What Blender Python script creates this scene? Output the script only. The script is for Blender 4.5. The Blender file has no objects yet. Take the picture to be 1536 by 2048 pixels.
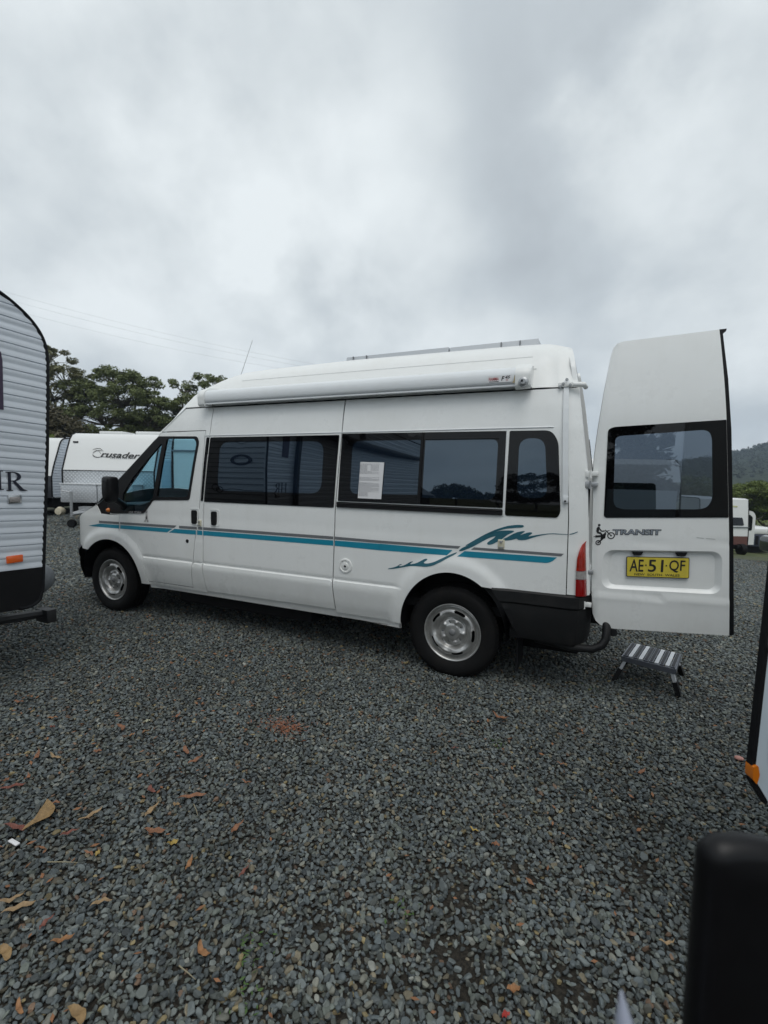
import bpy, bmesh, math, random
import numpy as np
from mathutils import Vector, Matrix
from mathutils.geometry import delaunay_2d_cdt
PI = math.pi
rad = math.radians
SC = bpy.context.scene
COL = SC.collection
rng = np.random.default_rng(7)
random.seed(7)

# ------------------------------------------------------------------ camera
F_PX, CAM, YAW, PIT, ROL = 947.01, (0.93888, -3.32895, 1.50773), -0.42063, -0.0758, 0.01839
fw = Vector((math.sin(YAW)*math.cos(PIT), math.cos(YAW)*math.cos(PIT), math.sin(PIT)))
r0 = Vector((math.cos(YAW), -math.sin(YAW), 0)); u0 = r0.cross(fw)
rr = r0*math.cos(ROL)+u0*math.sin(ROL); uu = u0*math.cos(ROL)-r0*math.sin(ROL)
cd = bpy.data.cameras.new('camera'); cam = bpy.data.objects.new('camera', cd); COL.objects.link(cam)
M = Matrix.Identity(4)
for i in range(3):
    M[i][0], M[i][1], M[i][2], M[i][3] = rr[i], uu[i], -fw[i], CAM[i]
cam.matrix_world = M
cd.sensor_fit = 'AUTO'; cd.sensor_width = 36.0; cd.lens = F_PX/2048*36
cd.clip_start = 0.05; cd.clip_end = 3000
cd.dof.use_dof = True; cd.dof.focus_distance = 2.7; cd.dof.aperture_fstop = 3.6
SC.camera = cam

# ------------------------------------------------------------------ sky and sun
SUN_EL, SUN_AZ = 62, 152      # degrees; azimuth from +Y clockwise
W = bpy.data.worlds.new('World'); SC.world = W; W.use_nodes = True
nt = W.node_tree; nt.nodes.clear()
def N(t, typ, **k):
    n = t.nodes.new(typ)
    for a, b in k.items():
        if a.startswith('i_'): n.inputs[a[2:].replace('_', ' ')].default_value = b
        elif a[0] == 'n' and a[1:].isdigit(): n.inputs[int(a[1:])].default_value = b
        else: setattr(n, a, b)
    return n
SKY_OFF = (5.1, 2.2, 0.4)
CLOUDS = [(-0.0791, 0.763, 0.6415, 0.17, -0.3), (-0.1298, 0.7922, 0.5963, 0.13, -0.14), (-0.5661, 0.7632, 0.3115, 0.075, -0.3), (-0.4834, 0.8089, 0.3346, 0.06, -0.2), (-0.6258, 0.7076, 0.3281, 0.05, -0.12), (-0.6782, 0.4417, 0.5873, 0.16, -0.12), (-0.4893, 0.6589, 0.5714, 0.22, 0.26), (-0.3808, 0.8106, 0.4449, 0.2, 0.2), (-0.6529, 0.5788, 0.4885, 0.16, 0.14), (0.1054, 0.8726, 0.4769, 0.16, 0.12), (0.0878, 0.9379, 0.3357, 0.13, -0.1), (-0.8069, 0.5051, 0.3062, 0.14, 0.1), (-0.2751, 0.912, 0.3043, 0.12, 0.1), (-0.4168, 0.6332, 0.6522, 0.1, -0.08), (-0.1768, 0.8668, 0.4662, 0.1, -0.07)]
def build_sky():
    L = nt.links.new
    out = N(nt, 'ShaderNodeOutputWorld')
    sky = N(nt, 'ShaderNodeTexSky', sky_type='NISHITA', sun_disc=False, sun_elevation=rad(SUN_EL), sun_rotation=rad(SUN_AZ))
    bg1 = N(nt, 'ShaderNodeBackground', i_Strength=0.10); L(sky.outputs[0], bg1.inputs[0])
    tc = N(nt, 'ShaderNodeTexCoord'); sep = N(nt, 'ShaderNodeSeparateXYZ'); L(tc.outputs['Generated'], sep.inputs[0])
    zz = N(nt, 'ShaderNodeMath', operation='MAXIMUM', n1=0.0); L(sep.outputs[2], zz.inputs[0])
    z2 = N(nt, 'ShaderNodeMath', operation='ADD', n1=0.50); L(zz.outputs[0], z2.inputs[0])
    dx = N(nt, 'ShaderNodeMath', operation='DIVIDE'); L(sep.outputs[0], dx.inputs[0]); L(z2.outputs[0], dx.inputs[1])
    dy = N(nt, 'ShaderNodeMath', operation='DIVIDE'); L(sep.outputs[1], dy.inputs[0]); L(z2.outputs[0], dy.inputs[1])
    cmb = N(nt, 'ShaderNodeCombineXYZ'); L(dx.outputs[0], cmb.inputs[0]); L(dy.outputs[0], cmb.inputs[1])
    mp = N(nt, 'ShaderNodeMapping'); mp.inputs['Location'].default_value = SKY_OFF; mp.inputs['Scale'].default_value = (1.0, 1.0, 1.0)
    L(cmb.outputs[0], mp.inputs[0])
    n1 = N(nt, 'ShaderNodeTexNoise', i_Scale=2.1, i_Detail=7.0, i_Roughness=0.45, i_Distortion=0.0); L(mp.outputs[0], n1.inputs[0])
    # broad cloud masses: (direction, angular width, lift), edges broken up by noise
    n2 = N(nt, 'ShaderNodeTexNoise', i_Scale=5.0, i_Detail=8.0, i_Roughness=0.55); L(tc.outputs['Generated'], n2.inputs[0])
    off = N(nt, 'ShaderNodeVectorMath', operation='SUBTRACT'); L(n2.outputs['Color'], off.inputs[0]); off.inputs[1].default_value = (0.5, 0.5, 0.5)
    sc_ = N(nt, 'ShaderNodeVectorMath', operation='SCALE'); L(off.outputs[0], sc_.inputs[0]); sc_.inputs['Scale'].default_value = 0.30
    ad = N(nt, 'ShaderNodeVectorMath', operation='ADD'); L(tc.outputs['Generated'], ad.inputs[0]); L(sc_.outputs[0], ad.inputs[1]); cur = n1.outputs[0]
    for bx_, by_, bz_, w_, a_ in CLOUDS:
        di = N(nt, 'ShaderNodeVectorMath', operation='DISTANCE'); L(ad.outputs[0], di.inputs[0]); di.inputs[1].default_value = (bx_, by_, bz_)
        ma = N(nt, 'ShaderNodeMapRange', interpolation_type='SMOOTHERSTEP', n1=0.0, n2=w_*2.1, n3=a_*0.38, n4=0.0); L(di.outputs['Value'], ma.inputs[0])
        su = N(nt, 'ShaderNodeMath', operation='ADD'); L(cur, su.inputs[0]); L(ma.outputs[0], su.inputs[1]); cur = su.outputs[0]
    n3 = N(nt, 'ShaderNodeMath', operation='MULTIPLY_ADD', n1=0.42, n2=-0.20); L(n2.outputs[0], n3.inputs[0]); su = N(nt, 'ShaderNodeMath', operation='ADD'); L(cur, su.inputs[0]); L(n3.outputs[0], su.inputs[1]); cur = su.outputs[0]
    cr = N(nt, 'ShaderNodeValToRGB'); L(cur, cr.inputs[0])
    e = cr.color_ramp.elements
    e[0].position = 0.24; e[0].color = (0.42, 0.46, 0.49, 1)
    e[1].position = 0.68; e[1].color = (0.80, 0.85, 0.865, 1)
    m = e.new(0.42); m.color = (0.53, 0.58, 0.61, 1)
    m = e.new(0.53); m.color = (0.65, 0.70, 0.72, 1)
    bg2 = N(nt, 'ShaderNodeBackground', i_Strength=1.14); L(cr.outputs[0], bg2.inputs[0])
    mx = N(nt, 'ShaderNodeMixShader'); mx.inputs[0].default_value = 0.93
    L(bg1.outputs[0], mx.inputs[1]); L(bg2.outputs[0], mx.inputs[2]); L(mx.outputs[0], out.inputs[0])
build_sky()
sd = bpy.data.lights.new('sun', 'SUN'); sun = bpy.data.objects.new('sun', sd); COL.objects.link(sun)
sd.energy = 1.2; sd.angle = rad(40); sd.color = (1.0, 0.97, 0.93)
sdir = Vector((math.sin(rad(SUN_AZ))*math.cos(rad(SUN_EL)), math.cos(rad(SUN_AZ))*math.cos(rad(SUN_EL)), math.sin(rad(SUN_EL))))
sun.rotation_euler = sdir.to_track_quat('Z', 'Y').to_euler(); sun.location = (0, -10, 20)
SC.view_settings.view_transform = 'Standard'; SC.view_settings.look = 'None'
SC.view_settings.exposure = 0.0; SC.view_settings.gamma = 1.0; SC.view_settings.use_curve_mapping = False

# ------------------------------------------------------------------ materials
MATS = {}
def mat(name, col=(0.5, 0.5, 0.5), rough=0.5, metal=0.0, spec=0.5, coat=0.0, vary=0.0, vscale=6.0, dirt=None, dscale=3.0,
        bump=0.0, bscale=200.0, emit=None, attr=None, ior=None, croughness=0.05, streak=0.0):
    if name in MATS: return MATS[name]
    m = bpy.data.materials.new(name); m.use_nodes = True; t = m.node_tree; L = t.links.new
    b = t.nodes['Principled BSDF']
    b.inputs['Base Color'].default_value = (*col, 1); b.inputs['Roughness'].default_value = rough
    b.inputs['Metallic'].default_value = metal; b.inputs['Specular IOR Level'].default_value = spec
    b.inputs['Coat Weight'].default_value = coat; b.inputs['Coat Roughness'].default_value = croughness
    if ior: b.inputs['IOR'].default_value = ior
    tc = N(t, 'ShaderNodeTexCoord'); src = None
    if attr:
        a = N(t, 'ShaderNodeAttribute', attribute_name=attr, attribute_type='INSTANCER'); src = a.outputs['Color']
    if vary:
        n = N(t, 'ShaderNodeTexNoise', i_Scale=vscale, i_Detail=5.0, i_Roughness=0.6); L(tc.outputs['Object'], n.inputs[0])
        mr = N(t, 'ShaderNodeMapRange', n1=0.25, n2=0.75, n3=1-vary, n4=1+vary); L(n.outputs[0], mr.inputs[0])
        mm = N(t, 'ShaderNodeMix', data_type='RGBA', blend_type='MULTIPLY'); mm.inputs[0].default_value = 1
        if src: L(src, mm.inputs[6])
        else: mm.inputs[6].default_value = (*col, 1)
        L(mr.outputs[0], mm.inputs[7]); src = mm.outputs[2]
    if dirt:
        n = N(t, 'ShaderNodeTexNoise', i_Scale=dscale, i_Detail=9.0, i_Roughness=0.72); L(tc.outputs['Object'], n.inputs[0])
        mr = N(t, 'ShaderNodeMapRange', n1=0.50, n2=0.78, n3=0.0, n4=dirt[3]); L(n.outputs[0], mr.inputs[0])
        mm = N(t, 'ShaderNodeMix', data_type='RGBA'); L(mr.outputs[0], mm.inputs[0])
        if src: L(src, mm.inputs[6])
        else: mm.inputs[6].default_value = (*col, 1)
        mm.inputs[7].default_value = (*dirt[:3], 1); src = mm.outputs[2]
        rm = N(t, 'ShaderNodeMapRange', n1=0.3, n2=0.8, n3=rough*0.8, n4=min(1, rough*1.5+0.05)); L(n.outputs[0], rm.inputs[0]); L(rm.outputs[0], b.inputs['Roughness'])
    if streak:
        mp = N(t, 'ShaderNodeMapping'); mp.inputs['Scale'].default_value = (11, 11, 0.9); L(tc.outputs['Object'], mp.inputs[0])
        n = N(t, 'ShaderNodeTexNoise', i_Scale=1.0, i_Detail=7.0, i_Roughness=0.65); L(mp.outputs[0], n.inputs[0])
        mr = N(t, 'ShaderNodeMapRange', n1=0.52, n2=0.80, n3=0.0, n4=streak); L(n.outputs[0], mr.inputs[0])
        mm = N(t, 'ShaderNodeMix', data_type='RGBA'); L(mr.outputs[0], mm.inputs[0]); L(src, mm.inputs[6]); mm.inputs[7].default_value = (0.42, 0.40, 0.34, 1); src = mm.outputs[2]
        g_ = N(t, 'ShaderNodeSeparateXYZ'); L(tc.outputs['Object'], g_.inputs[0]); n7 = N(t, 'ShaderNodeTexNoise', i_Scale=14.0, i_Detail=8.0, i_Roughness=0.75); L(tc.outputs['Object'], n7.inputs[0])
        a7 = N(t, 'ShaderNodeMath', operation='MULTIPLY_ADD', n1=-0.55); L(n7.outputs[0], a7.inputs[0]); L(g_.outputs[2], a7.inputs[2])
        m7 = N(t, 'ShaderNodeMapRange', n1=0.05, n2=0.42, n3=streak*1.6, n4=0.0); L(a7.outputs[0], m7.inputs[0])
        mm = N(t, 'ShaderNodeMix', data_type='RGBA'); L(m7.outputs[0], mm.inputs[0]); L(src, mm.inputs[6]); mm.inputs[7].default_value = (0.30, 0.27, 0.22, 1); src = mm.outputs[2]
    if src: L(src, b.inputs['Base Color'])
    if bump:
        n = N(t, 'ShaderNodeTexNoise', i_Scale=bscale, i_Detail=4.0); L(tc.outputs['Object'], n.inputs[0])
        bp = N(t, 'ShaderNodeBump', i_Strength=bump, i_Distance=0.005); L(n.outputs[0], bp.inputs['Height']); L(bp.outputs[0], b.inputs['Normal'])
    if emit:
        b.inputs['Emission Color'].default_value = (*emit[:3], 1); b.inputs['Emission Strength'].default_value = emit[3]
    MATS[name] = m; return m
def glass_mat(name, tint, ior=1.45, refl=(0.95, 0.98, 1.0), boost=1.0, rough=0.0):
    if name in MATS: return MATS[name]
    m = bpy.data.materials.new(name); m.use_nodes = True; t = m.node_tree; L = t.links.new
    t.nodes.remove(t.nodes['Principled BSDF']); out = t.nodes['Material Output']
    tr = N(t, 'ShaderNodeBsdfTransparent'); tr.inputs[0].default_value = (*tint, 1)
    gl = N(t, 'ShaderNodeBsdfGlossy', i_Roughness=rough); gl.inputs[0].default_value = (*refl, 1)
    fr = N(t, 'ShaderNodeFresnel', i_IOR=ior); mu = N(t, 'ShaderNodeMath', operation='MULTIPLY', n1=boost); mu.use_clamp = True
    ge = N(t, 'ShaderNodeNewGeometry'); mi = N(t, 'ShaderNodeMapRange', n1=0.0, n2=1.0, n3=ior, n4=1.0/ior); L(ge.outputs['Backfacing'], mi.inputs[0]); L(mi.outputs[0], fr.inputs['IOR'])
    L(fr.outputs[0], mu.inputs[0]); mx = N(t, 'ShaderNodeMixShader')
    L(mu.outputs[0], mx.inputs[0]); L(tr.outputs[0], mx.inputs[1]); L(gl.outputs[0], mx.inputs[2]); L(mx.outputs[0], out.inputs[0])
    MATS[name] = m; return m
white = mat('van_white_paint', (0.80, 0.815, 0.805), 0.27, coat=0.35, spec=0.45, vary=0.025, vscale=1.3, dirt=(0.56, 0.56, 0.51, 0.22), dscale=2.2, croughness=0.10, streak=0.09)
fibre = mat('white_fibreglass', (0.79, 0.80, 0.785), 0.36, spec=0.4, coat=0.15, vary=0.02, vscale=2, dirt=(0.60, 0.585, 0.52, 0.25), dscale=3.4, croughness=0.2, streak=0.09)
alu_w = mat('white_aluminium', (0.72, 0.745, 0.76), 0.32, spec=0.5, coat=0.2, dirt=(0.50, 0.49, 0.44, 0.25), dscale=5)
blackp = mat('black_plastic', (0.007, 0.007, 0.008), 0.40, spec=0.25, bump=0.15, bscale=500, dirt=(0.022, 0.021, 0.020, 0.35), dscale=6)
greyp = mat('bumper_plastic', (0.009, 0.0095, 0.0105), 0.46, spec=0.28, bump=0.2, bscale=420, dirt=(0.032, 0.031, 0.029, 0.5), dscale=4)
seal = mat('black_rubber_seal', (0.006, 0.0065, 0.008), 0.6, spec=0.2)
dark = mat('dark_void', (0.010, 0.010, 0.011), 0.85, spec=0.2)
tyre_m = mat('tyre_rubber', (0.0075, 0.0075, 0.008), 0.70, spec=0.2, dirt=(0.030, 0.027, 0.024, 0.55), dscale=7, bump=0.2, bscale=250)
steel = mat('wheel_steel', (0.50, 0.50, 0.49), 0.34, metal=0.75, spec=0.5, vary=0.12, vscale=18, dirt=(0.10, 0.075, 0.05, 0.55), dscale=11)
chrome = mat('bare_metal', (0.55, 0.56, 0.57), 0.25, metal=0.9)
galv = mat('galvanised_steel', (0.42, 0.43, 0.44), 0.42, metal=0.7, vary=0.15, vscale=20)
wglass = mat('tinted_glass', (0.004, 0.006, 0.010), 0.015, spec=0.5, ior=1.5, coat=0.0)
wglass2 = mat('tinted_film_glass', (0.006, 0.011, 0.020), 0.012, spec=0.5, ior=2.2)
wglass2.node_tree.nodes['Principled BSDF'].inputs['Specular Tint'].default_value = (0.70, 0.86, 1.0, 1)
wblack = mat('black_ceramic_border', (0.002, 0.002, 0.0025), 0.02, spec=0.5, ior=1.42)
cabglass = glass_mat('cab_glass', (0.38, 0.61, 0.72), 1.45, boost=0.9)
windglass = glass_mat('windscreen_glass', (0.80, 0.94, 0.98), 1.45)
doorglass = glass_mat('door_glass', (0.14, 0.17, 0.21), 1.6, refl=(0.78, 0.90, 1.0), boost=2.6)
teal = mat('teal_vinyl', (0.012, 0.235, 0.345), 0.32, vary=0.05, vscale=9)
tealdk = mat('dark_teal_vinyl', (0.022, 0.115, 0.155), 0.32)
greyv = mat('grey_vinyl', (0.155, 0.165, 0.175), 0.36)
paper = mat('white_paper', (0.72, 0.72, 0.73), 0.7)
ink = mat('black_ink', (0.012, 0.012, 0.014), 0.5)
greyink = mat('grey_print', (0.22, 0.22, 0.24), 0.6)
redv = mat('red_print', (0.35, 0.02, 0.02), 0.5)
platey = mat('yellow_plate', (0.62, 0.50, 0.055), 0.38, vary=0.06, vscale=12, dirt=(0.30, 0.26, 0.06, 0.4), dscale=20)
amber = mat('amber_lens', (0.62, 0.17, 0.012), 0.15, coat=0.6)
redl = mat('red_lens', (0.24, 0.006, 0.006), 0.12, coat=0.8)
redl2 = mat('orange_red_lens', (0.36, 0.018, 0.007), 0.10, coat=0.8, vary=0.5, vscale=9)
clearl = mat('clear_lens', (0.30, 0.28, 0.27), 0.12, coat=0.8, vary=0.2, vscale=60)

# ------------------------------------------------------------------ object helpers
BASE = {}
def mesh(name, V, F, smooth=True, sharp=38):
    me = bpy.data.meshes.new(name); me.from_pydata([tuple(map(float, v)) for v in V], [], [tuple(int(i) for i in f) for f in F]); me.validate(); me.update()
    if smooth:
        me.polygons.foreach_set('use_smooth', [True]*len(me.polygons))
        try: me.set_sharp_from_angle(angle=rad(sharp))
        except Exception: pass
    return me
def thing(name, label, cat, base=(0, 0, 0), group=None):
    o = bpy.data.objects.new(name, None); COL.objects.link(o); o.empty_display_size = 0.2
    o.location = base; o['label'] = label; o['category'] = cat
    if group: o['group'] = group
    BASE[o.name] = Vector(base); return o
def link(name, me, m, parent=None, label=None, loc=(0, 0, 0), stuff=False):
    o = bpy.data.objects.new(name, me); COL.objects.link(o)
    if m is not None:
        me.materials.clear()
        for q in (m if isinstance(m, (list, tuple)) else [m]): me.materials.append(q)
    o.location = loc
    if parent is not None:
        o.parent = parent
        if parent.name in BASE: o.location = Vector(loc)-BASE[parent.name]
    if label: o['label'] = label
    if stuff: o['kind'] = 'stuff'
    return o
def top(o, label, cat, group=None):
    o['label'] = label; o['category'] = cat
    if group: o['group'] = group
    return o
def struct(o): o['kind'] = 'structure'; return o
def copy_tree(o, parent=None):
    c = o.copy(); COL.objects.link(c)
    if parent is not None: c.parent = parent
    for ch in list(o.children): copy_tree(ch, c)
    return c

class G:
    """collects shapes for one mesh"""
    def __init__(s): s.V = []; s.F = []
    def add(s, V, F):
        n = len(s.V); s.V += [tuple(v) for v in V]; s.F += [tuple(i+n for i in f) for f in F]; return s
    def box(s, a, b, bev=0.0):
        a = np.array(a, float); b = np.array(b, float); a, b = np.minimum(a, b), np.maximum(a, b)
        bev = min(bev, *(0.45*(b-a)))
        if bev <= 0:
            V = [(x, y, z) for z in (a[2], b[2]) for y in (a[1], b[1]) for x in (a[0], b[0])]
            return s.add(V, [(0, 2, 3, 1), (4, 5, 7, 6), (0, 1, 5, 4), (2, 6, 7, 3), (0, 4, 6, 2), (1, 3, 7, 5)])
        bm = bmesh.new(); bmesh.ops.create_cube(bm, size=1)
        for v in bm.verts: v.co = Vector([(a[i]+b[i])/2+v.co[i]*(b[i]-a[i]) for i in range(3)])
        bmesh.ops.bevel(bm, geom=bm.edges[:]+bm.verts[:], offset=bev, segments=2, affect='EDGES', profile=0.5)
        bm.verts.index_update(); V = [v.co[:] for v in bm.verts]; F = [[v.index for v in f.verts] for f in bm.faces]; bm.free()
        return s.add(V, F)
    def obox(s, c, ax, ay, az, bev=0.0):
        """oriented box, half axes vectors"""
        g = G().box((-1, -1, -1), (1, 1, 1)); c = np.array(c, float); A = np.array([ax, ay, az], float)
        return s.add([tuple(c+v[0]*A[0]+v[1]*A[1]+v[2]*A[2]) for v in g.V], g.F)
    def tube(s, P, r, n=10, cap=True, closed=False):
        P = [Vector(p) for p in P]; R = r if hasattr(r, '__len__') else [r]*len(P); V = []; F = []
        up = Vector((0, 0, 1)); prev = None
        for i, p in enumerate(P):
            d = (P[min(i+1, len(P)-1)]-P[max(i-1, 0)]).normalized()
            if prev is None:
                q = up if abs(d.z) < 0.9 else Vector((1, 0, 0)); a = d.cross(q).normalized()
            else: a = (prev-d*prev.dot(d)).normalized()
            prev = a; b = d.cross(a)
            for k in range(n):
                t = 2*PI*k/n; V.append(p+(a*math.cos(t)+b*math.sin(t))*R[i])
        for i in range(len(P)-1):
            for k in range(n): F.append((i*n+k, i*n+(k+1) % n, (i+1)*n+(k+1) % n, (i+1)*n+k))
        if cap: F.append(tuple(range(n))[::-1]); F.append(tuple((len(P)-1)*n+k for k in range(n)))
        return s.add([v[:] for v in V], F)
    def lathe(s, prof, c=(0, 0, 0), axis='y', n=32, a0=0, a1=2*PI):
        """prof: (radius, along)"""
        V = []; F = []; m = len(prof); full = abs(a1-a0-2*PI) < 1e-6; K = n if full else n+1
        for k in range(K):
            t = a0+(a1-a0)*k/n; ct, st = math.cos(t), math.sin(t)
            for r, h in prof:
                p = (r*ct, h, r*st) if axis == 'y' else ((h, r*ct, r*st) if axis == 'x' else (r*ct, r*st, h))
                V.append((c[0]+p[0], c[1]+p[1], c[2]+p[2]))
        for k in range(n):
            k2 = (k+1) % K if full else k+1
            for i in range(m-1): F.append((k*m+i, k2*m+i, k2*m+i+1, k*m+i+1))
        return s.add(V, F)
    def prism(s, pts, d0, d1, fmap):
        """2D polygon pts extruded between depths d0,d1; fmap(u,v,d)->xyz"""
        n = len(pts); V = [fmap(u, v, d0) for u, v in pts]+[fmap(u, v, d1) for u, v in pts]
        F = [(i, (i+1) % n, n+(i+1) % n, n+i) for i in range(n)]
        tr = cdt(pts, [], 10)
        idx = {(round(a, 5), round(b, 5)): i for i, (a, b) in enumerate(pts)}
        for t in tr[1]:
            k = [idx.get((round(tr[0][j][0], 5), round(tr[0][j][1], 5))) for j in t]
            if None in k: continue
            F.append(tuple(k)); F.append(tuple(n+i for i in k[::-1]))
        return s.add(V, F)
    def make(s, name, m, parent=None, smooth=True, sharp=38, **k):
        me = mesh(name, s.V, s.F, smooth, sharp)
        return link(name, me, m, parent, **k)

def pip(pts, poly):
    x, y = pts[:, 0], pts[:, 1]; ins = np.zeros(len(pts), bool); q = np.asarray(poly, float); j = len(q)-1
    for i in range(len(q)):
        xi, yi = q[i]; xj, yj = q[j]
        if yi != yj: ins ^= ((yi > y) != (yj > y)) & (x < (xj-xi)*(y-yi)/(yj-yi)+xi)
        j = i
    return ins
def resample(poly, res, closed=True):
    o = []; n = len(poly)
    for i in range(n if closed else n-1):
        a = np.array(poly[i], float); b = np.array(poly[(i+1) % n], float); k = max(1, int(math.ceil(np.linalg.norm(b-a)/res)))
        for t in range(k): o.append(tuple(a+(b-a)*t/k))
    return o
def rounded(poly, r, n=5):
    """round the corners of a polygon"""
    o = []; m = len(poly); R = r if hasattr(r, '__len__') else [r]*m
    for i in range(m):
        p = np.array(poly[i], float); a = np.array(poly[i-1], float)-p; b = np.array(poly[(i+1) % m], float)-p
        la, lb = np.linalg.norm(a), np.linalg.norm(b); rr_ = min(R[i], la*0.48, lb*0.48)
        if rr_ < 1e-4: o.append(tuple(p)); continue
        A = p+a/la*rr_; B = p+b/lb*rr_
        for k in range(n+1):
            t = k/n; o.append(tuple((1-t)**2*A+2*t*(1-t)*p+t*t*B))
    return o
def shrink(poly, d):
    """offset a polygon inwards by d (negative: outwards)"""
    q = np.asarray(poly, float); area = 0.5*np.sum(q[:, 0]*np.roll(q[:, 1], -1)-np.roll(q[:, 0], -1)*q[:, 1]); s = 1 if area > 0 else -1
    o = []
    for i in range(len(q)):
        a = q[i]-q[i-1]; b = q[(i+1) % len(q)]-q[i]; a = a/(np.linalg.norm(a)+1e-9); b = b/(np.linalg.norm(b)+1e-9)
        na = np.array([-a[1], a[0]])*s; nb = np.array([-b[1], b[0]])*s; m_ = na+nb; m_ = m_/(m_@m_)*2 if m_@m_ > 0.2 else na
        o.append(tuple(q[i]+m_*d))
    return o
def cdt(outline, holes, res, rows=()):
    loops = [resample(outline, res)]+[resample(h, res) for h in holes]
    pts = []; edges = []
    for lp in loops:
        n0 = len(pts); pts += lp; edges += [(n0+i, n0+(i+1) % len(lp)) for i in range(len(lp))]
    B = np.array(pts); x0, y0 = B.min(0); x1, y1 = B.max(0)
    if res < 5 and (x1-x0)/res*(y1-y0)/res < 60000:
        ys = np.arange(y0+res*0.7, y1, res); ys = np.array(sorted(list(ys[[all(abs(y-r) > res*0.35 for r in rows) for y in ys]] if len(ys) else [])+[r for r in rows if y0 < r < y1]))
        xs = np.arange(x0+res*0.5, x1, res)
        if len(xs) and len(ys):
            X, Y = np.meshgrid(xs, ys); g = np.stack([X.ravel(), Y.ravel()], 1)
            ok = pip(g, loops[0])
            for h in loops[1:]: ok &= ~pip(g, h)
            g = g[ok]
            if len(g):
                keep = np.ones(len(g), bool)
                for c0 in range(0, len(g), 2000):
                    d = ((g[c0:c0+2000, None, :]-B[None])**2).sum(-1).min(1); keep[c0:c0+2000] = d > (0.4*res)**2
                pts += [tuple(p) for p in g[keep]]
    r = delaunay_2d_cdt([Vector(p) for p in pts], edges, [], 0, 1e-6)
    V = np.array([v[:] for v in r[0]]); T = [f for f in r[2] if len(f) == 3]
    c = np.array([V[list(f)].mean(0) for f in T])
    ok = pip(c, loops[0])
    for h in loops[1:]: ok &= ~pip(c, h)
    return [tuple(v) for v in V], [T[i] for i in range(len(T)) if ok[i]]

# ------------------------------------------------------------------ van surface
WID = 1.974
ARCH = [(0.0, 0.40, 0.445), (-3.70, 0.455, 0.425)]
def sstep(t): t = np.clip(t, 0, 1); return t*t*(3-2*t)
REARX = ([0.0, 0.74, 1.11, 1.58, 2.14, 2.37, 2.45, 2.56], [0.93, 0.93, 0.905, 0.875, 0.793, 0.748, 0.725, 0.66])
def rearx(z): return np.interp(z, *REARX)
def S(x, z):
    x = np.asarray(x, float); z = np.asarray(z, float)
    y = np.interp(z, [1.15, 1.35, 1.6, 1.85, 2.0, 2.13, 2.4], [0, 0.004, 0.012, 0.028, 0.052, 0.085, 0.16])+0*x
    low = np.interp(z, [0.28, 0.36, 0.45, 0.55, 0.61, 0.645, 0.652, 0.66, 0.668, 0.70], [0.070, 0.045, 0.016, -0.004, -0.013, -0.009, 0.004, 0.006, 0.001, 0])
    taper = 0.05*np.clip((0.75-z)/0.45, 0, 1)**2
    fl = np.zeros_like(y+x)
    for xc, a, b in ARCH:
        rho = np.sqrt(((x-xc)/a)**2+((z-0.37)/b)**2)
        fl = np.maximum(fl, sstep((1.33-rho)/0.20))
    m = (1-fl)*(x > -3.26)*(x < 0.6)
    y = y+low*m+taper*(1-m)*0.6-0.020*fl*np.clip((z-0.2)/0.3, 0, 1)
    y = y+0.004*sstep((z-1.02)/0.06)*(z < 2.2)      # shallow shoulder below the windows
    t = np.clip((-4.0-x)/0.66, 0, 1); y = y+0.50*t**2.3
    t = np.clip((x-(rearx(z)-0.13))/0.13, 0, 1); y = y+0.055*t**2
    return y
def side(off=0.0, s=1):
    def f(x, z, d=0.0):
        y = float(S(x, z))-off+d
        return (x, y if s > 0 else WID-y, z)
    return f
def panel(name, outline, m, parent, off=0.0, thick=0.010, res=0.03, holes=(), rows=(), s=1, fn=None, sharp=42, label=None, rim=True, soft=True):
    """a sheet cut to an outline in (x, z), bent onto the body side, with folded edges"""
    V2, T = cdt(outline, list(holes), res, rows); A = np.array(V2)
    if fn is None:
        Y = S(A[:, 0], A[:, 1])-off
        if s < 0: Y = WID-Y
        V = np.stack([A[:, 0], Y, A[:, 1]], 1); dv = np.array([0, s, 0.])
    else:
        V = np.array([fn(a, b, 0.0) for a, b in V2]); dv = np.array(fn(V2[0][0], V2[0][1], 1.0))-V[0]
    # orient
    F = []
    for f in T:
        n = np.cross(V[f[1]]-V[f[0]], V[f[2]]-V[f[0]])
        F.append(tuple(f) if n@dv < 0 else tuple(f[::-1]))
    V = list(map(tuple, V))
    if rim:
        cnt = {}
        for f in F:
            for a, b in ((f[0], f[1]), (f[1], f[2]), (f[2], f[0])): cnt[(a, b)] = 1
        bd = [(a, b) for (a, b) in cnt if (b, a) not in cnt]; mp = {}
        for a, b in bd:
            for q in (a, b):
                if q not in mp: mp[q] = len(V); V.append(tuple(np.array(V[q])+dv*thick))
        F += [(b, a, mp[a], mp[b]) for a, b in bd]
    me = mesh(name, V, F, True, sharp)
    return link(name, me, m, parent, label=label)
def text2d(s, size=1.0, shear=0.0, bold=0.0, space=1.0):
    c = bpy.data.curves.new('t', 'FONT'); c.body = s; c.size = size; c.shear = shear; c.offset = bold; c.space_character = space; c.resolution_u = 3
    o = bpy.data.objects.new('t', c); COL.objects.link(o); bpy.context.view_layer.update()
    me = bpy.data.meshes.new_from_object(o.evaluated_get(bpy.context.evaluated_depsgraph_get()))
    V = np.array([v.co[:2] for v in me.vertices]); F = [tuple(p.vertices) for p in me.polygons]
    bpy.data.objects.remove(o); bpy.data.curves.remove(c); bpy.data.meshes.remove(me)
    return V, F
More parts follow.
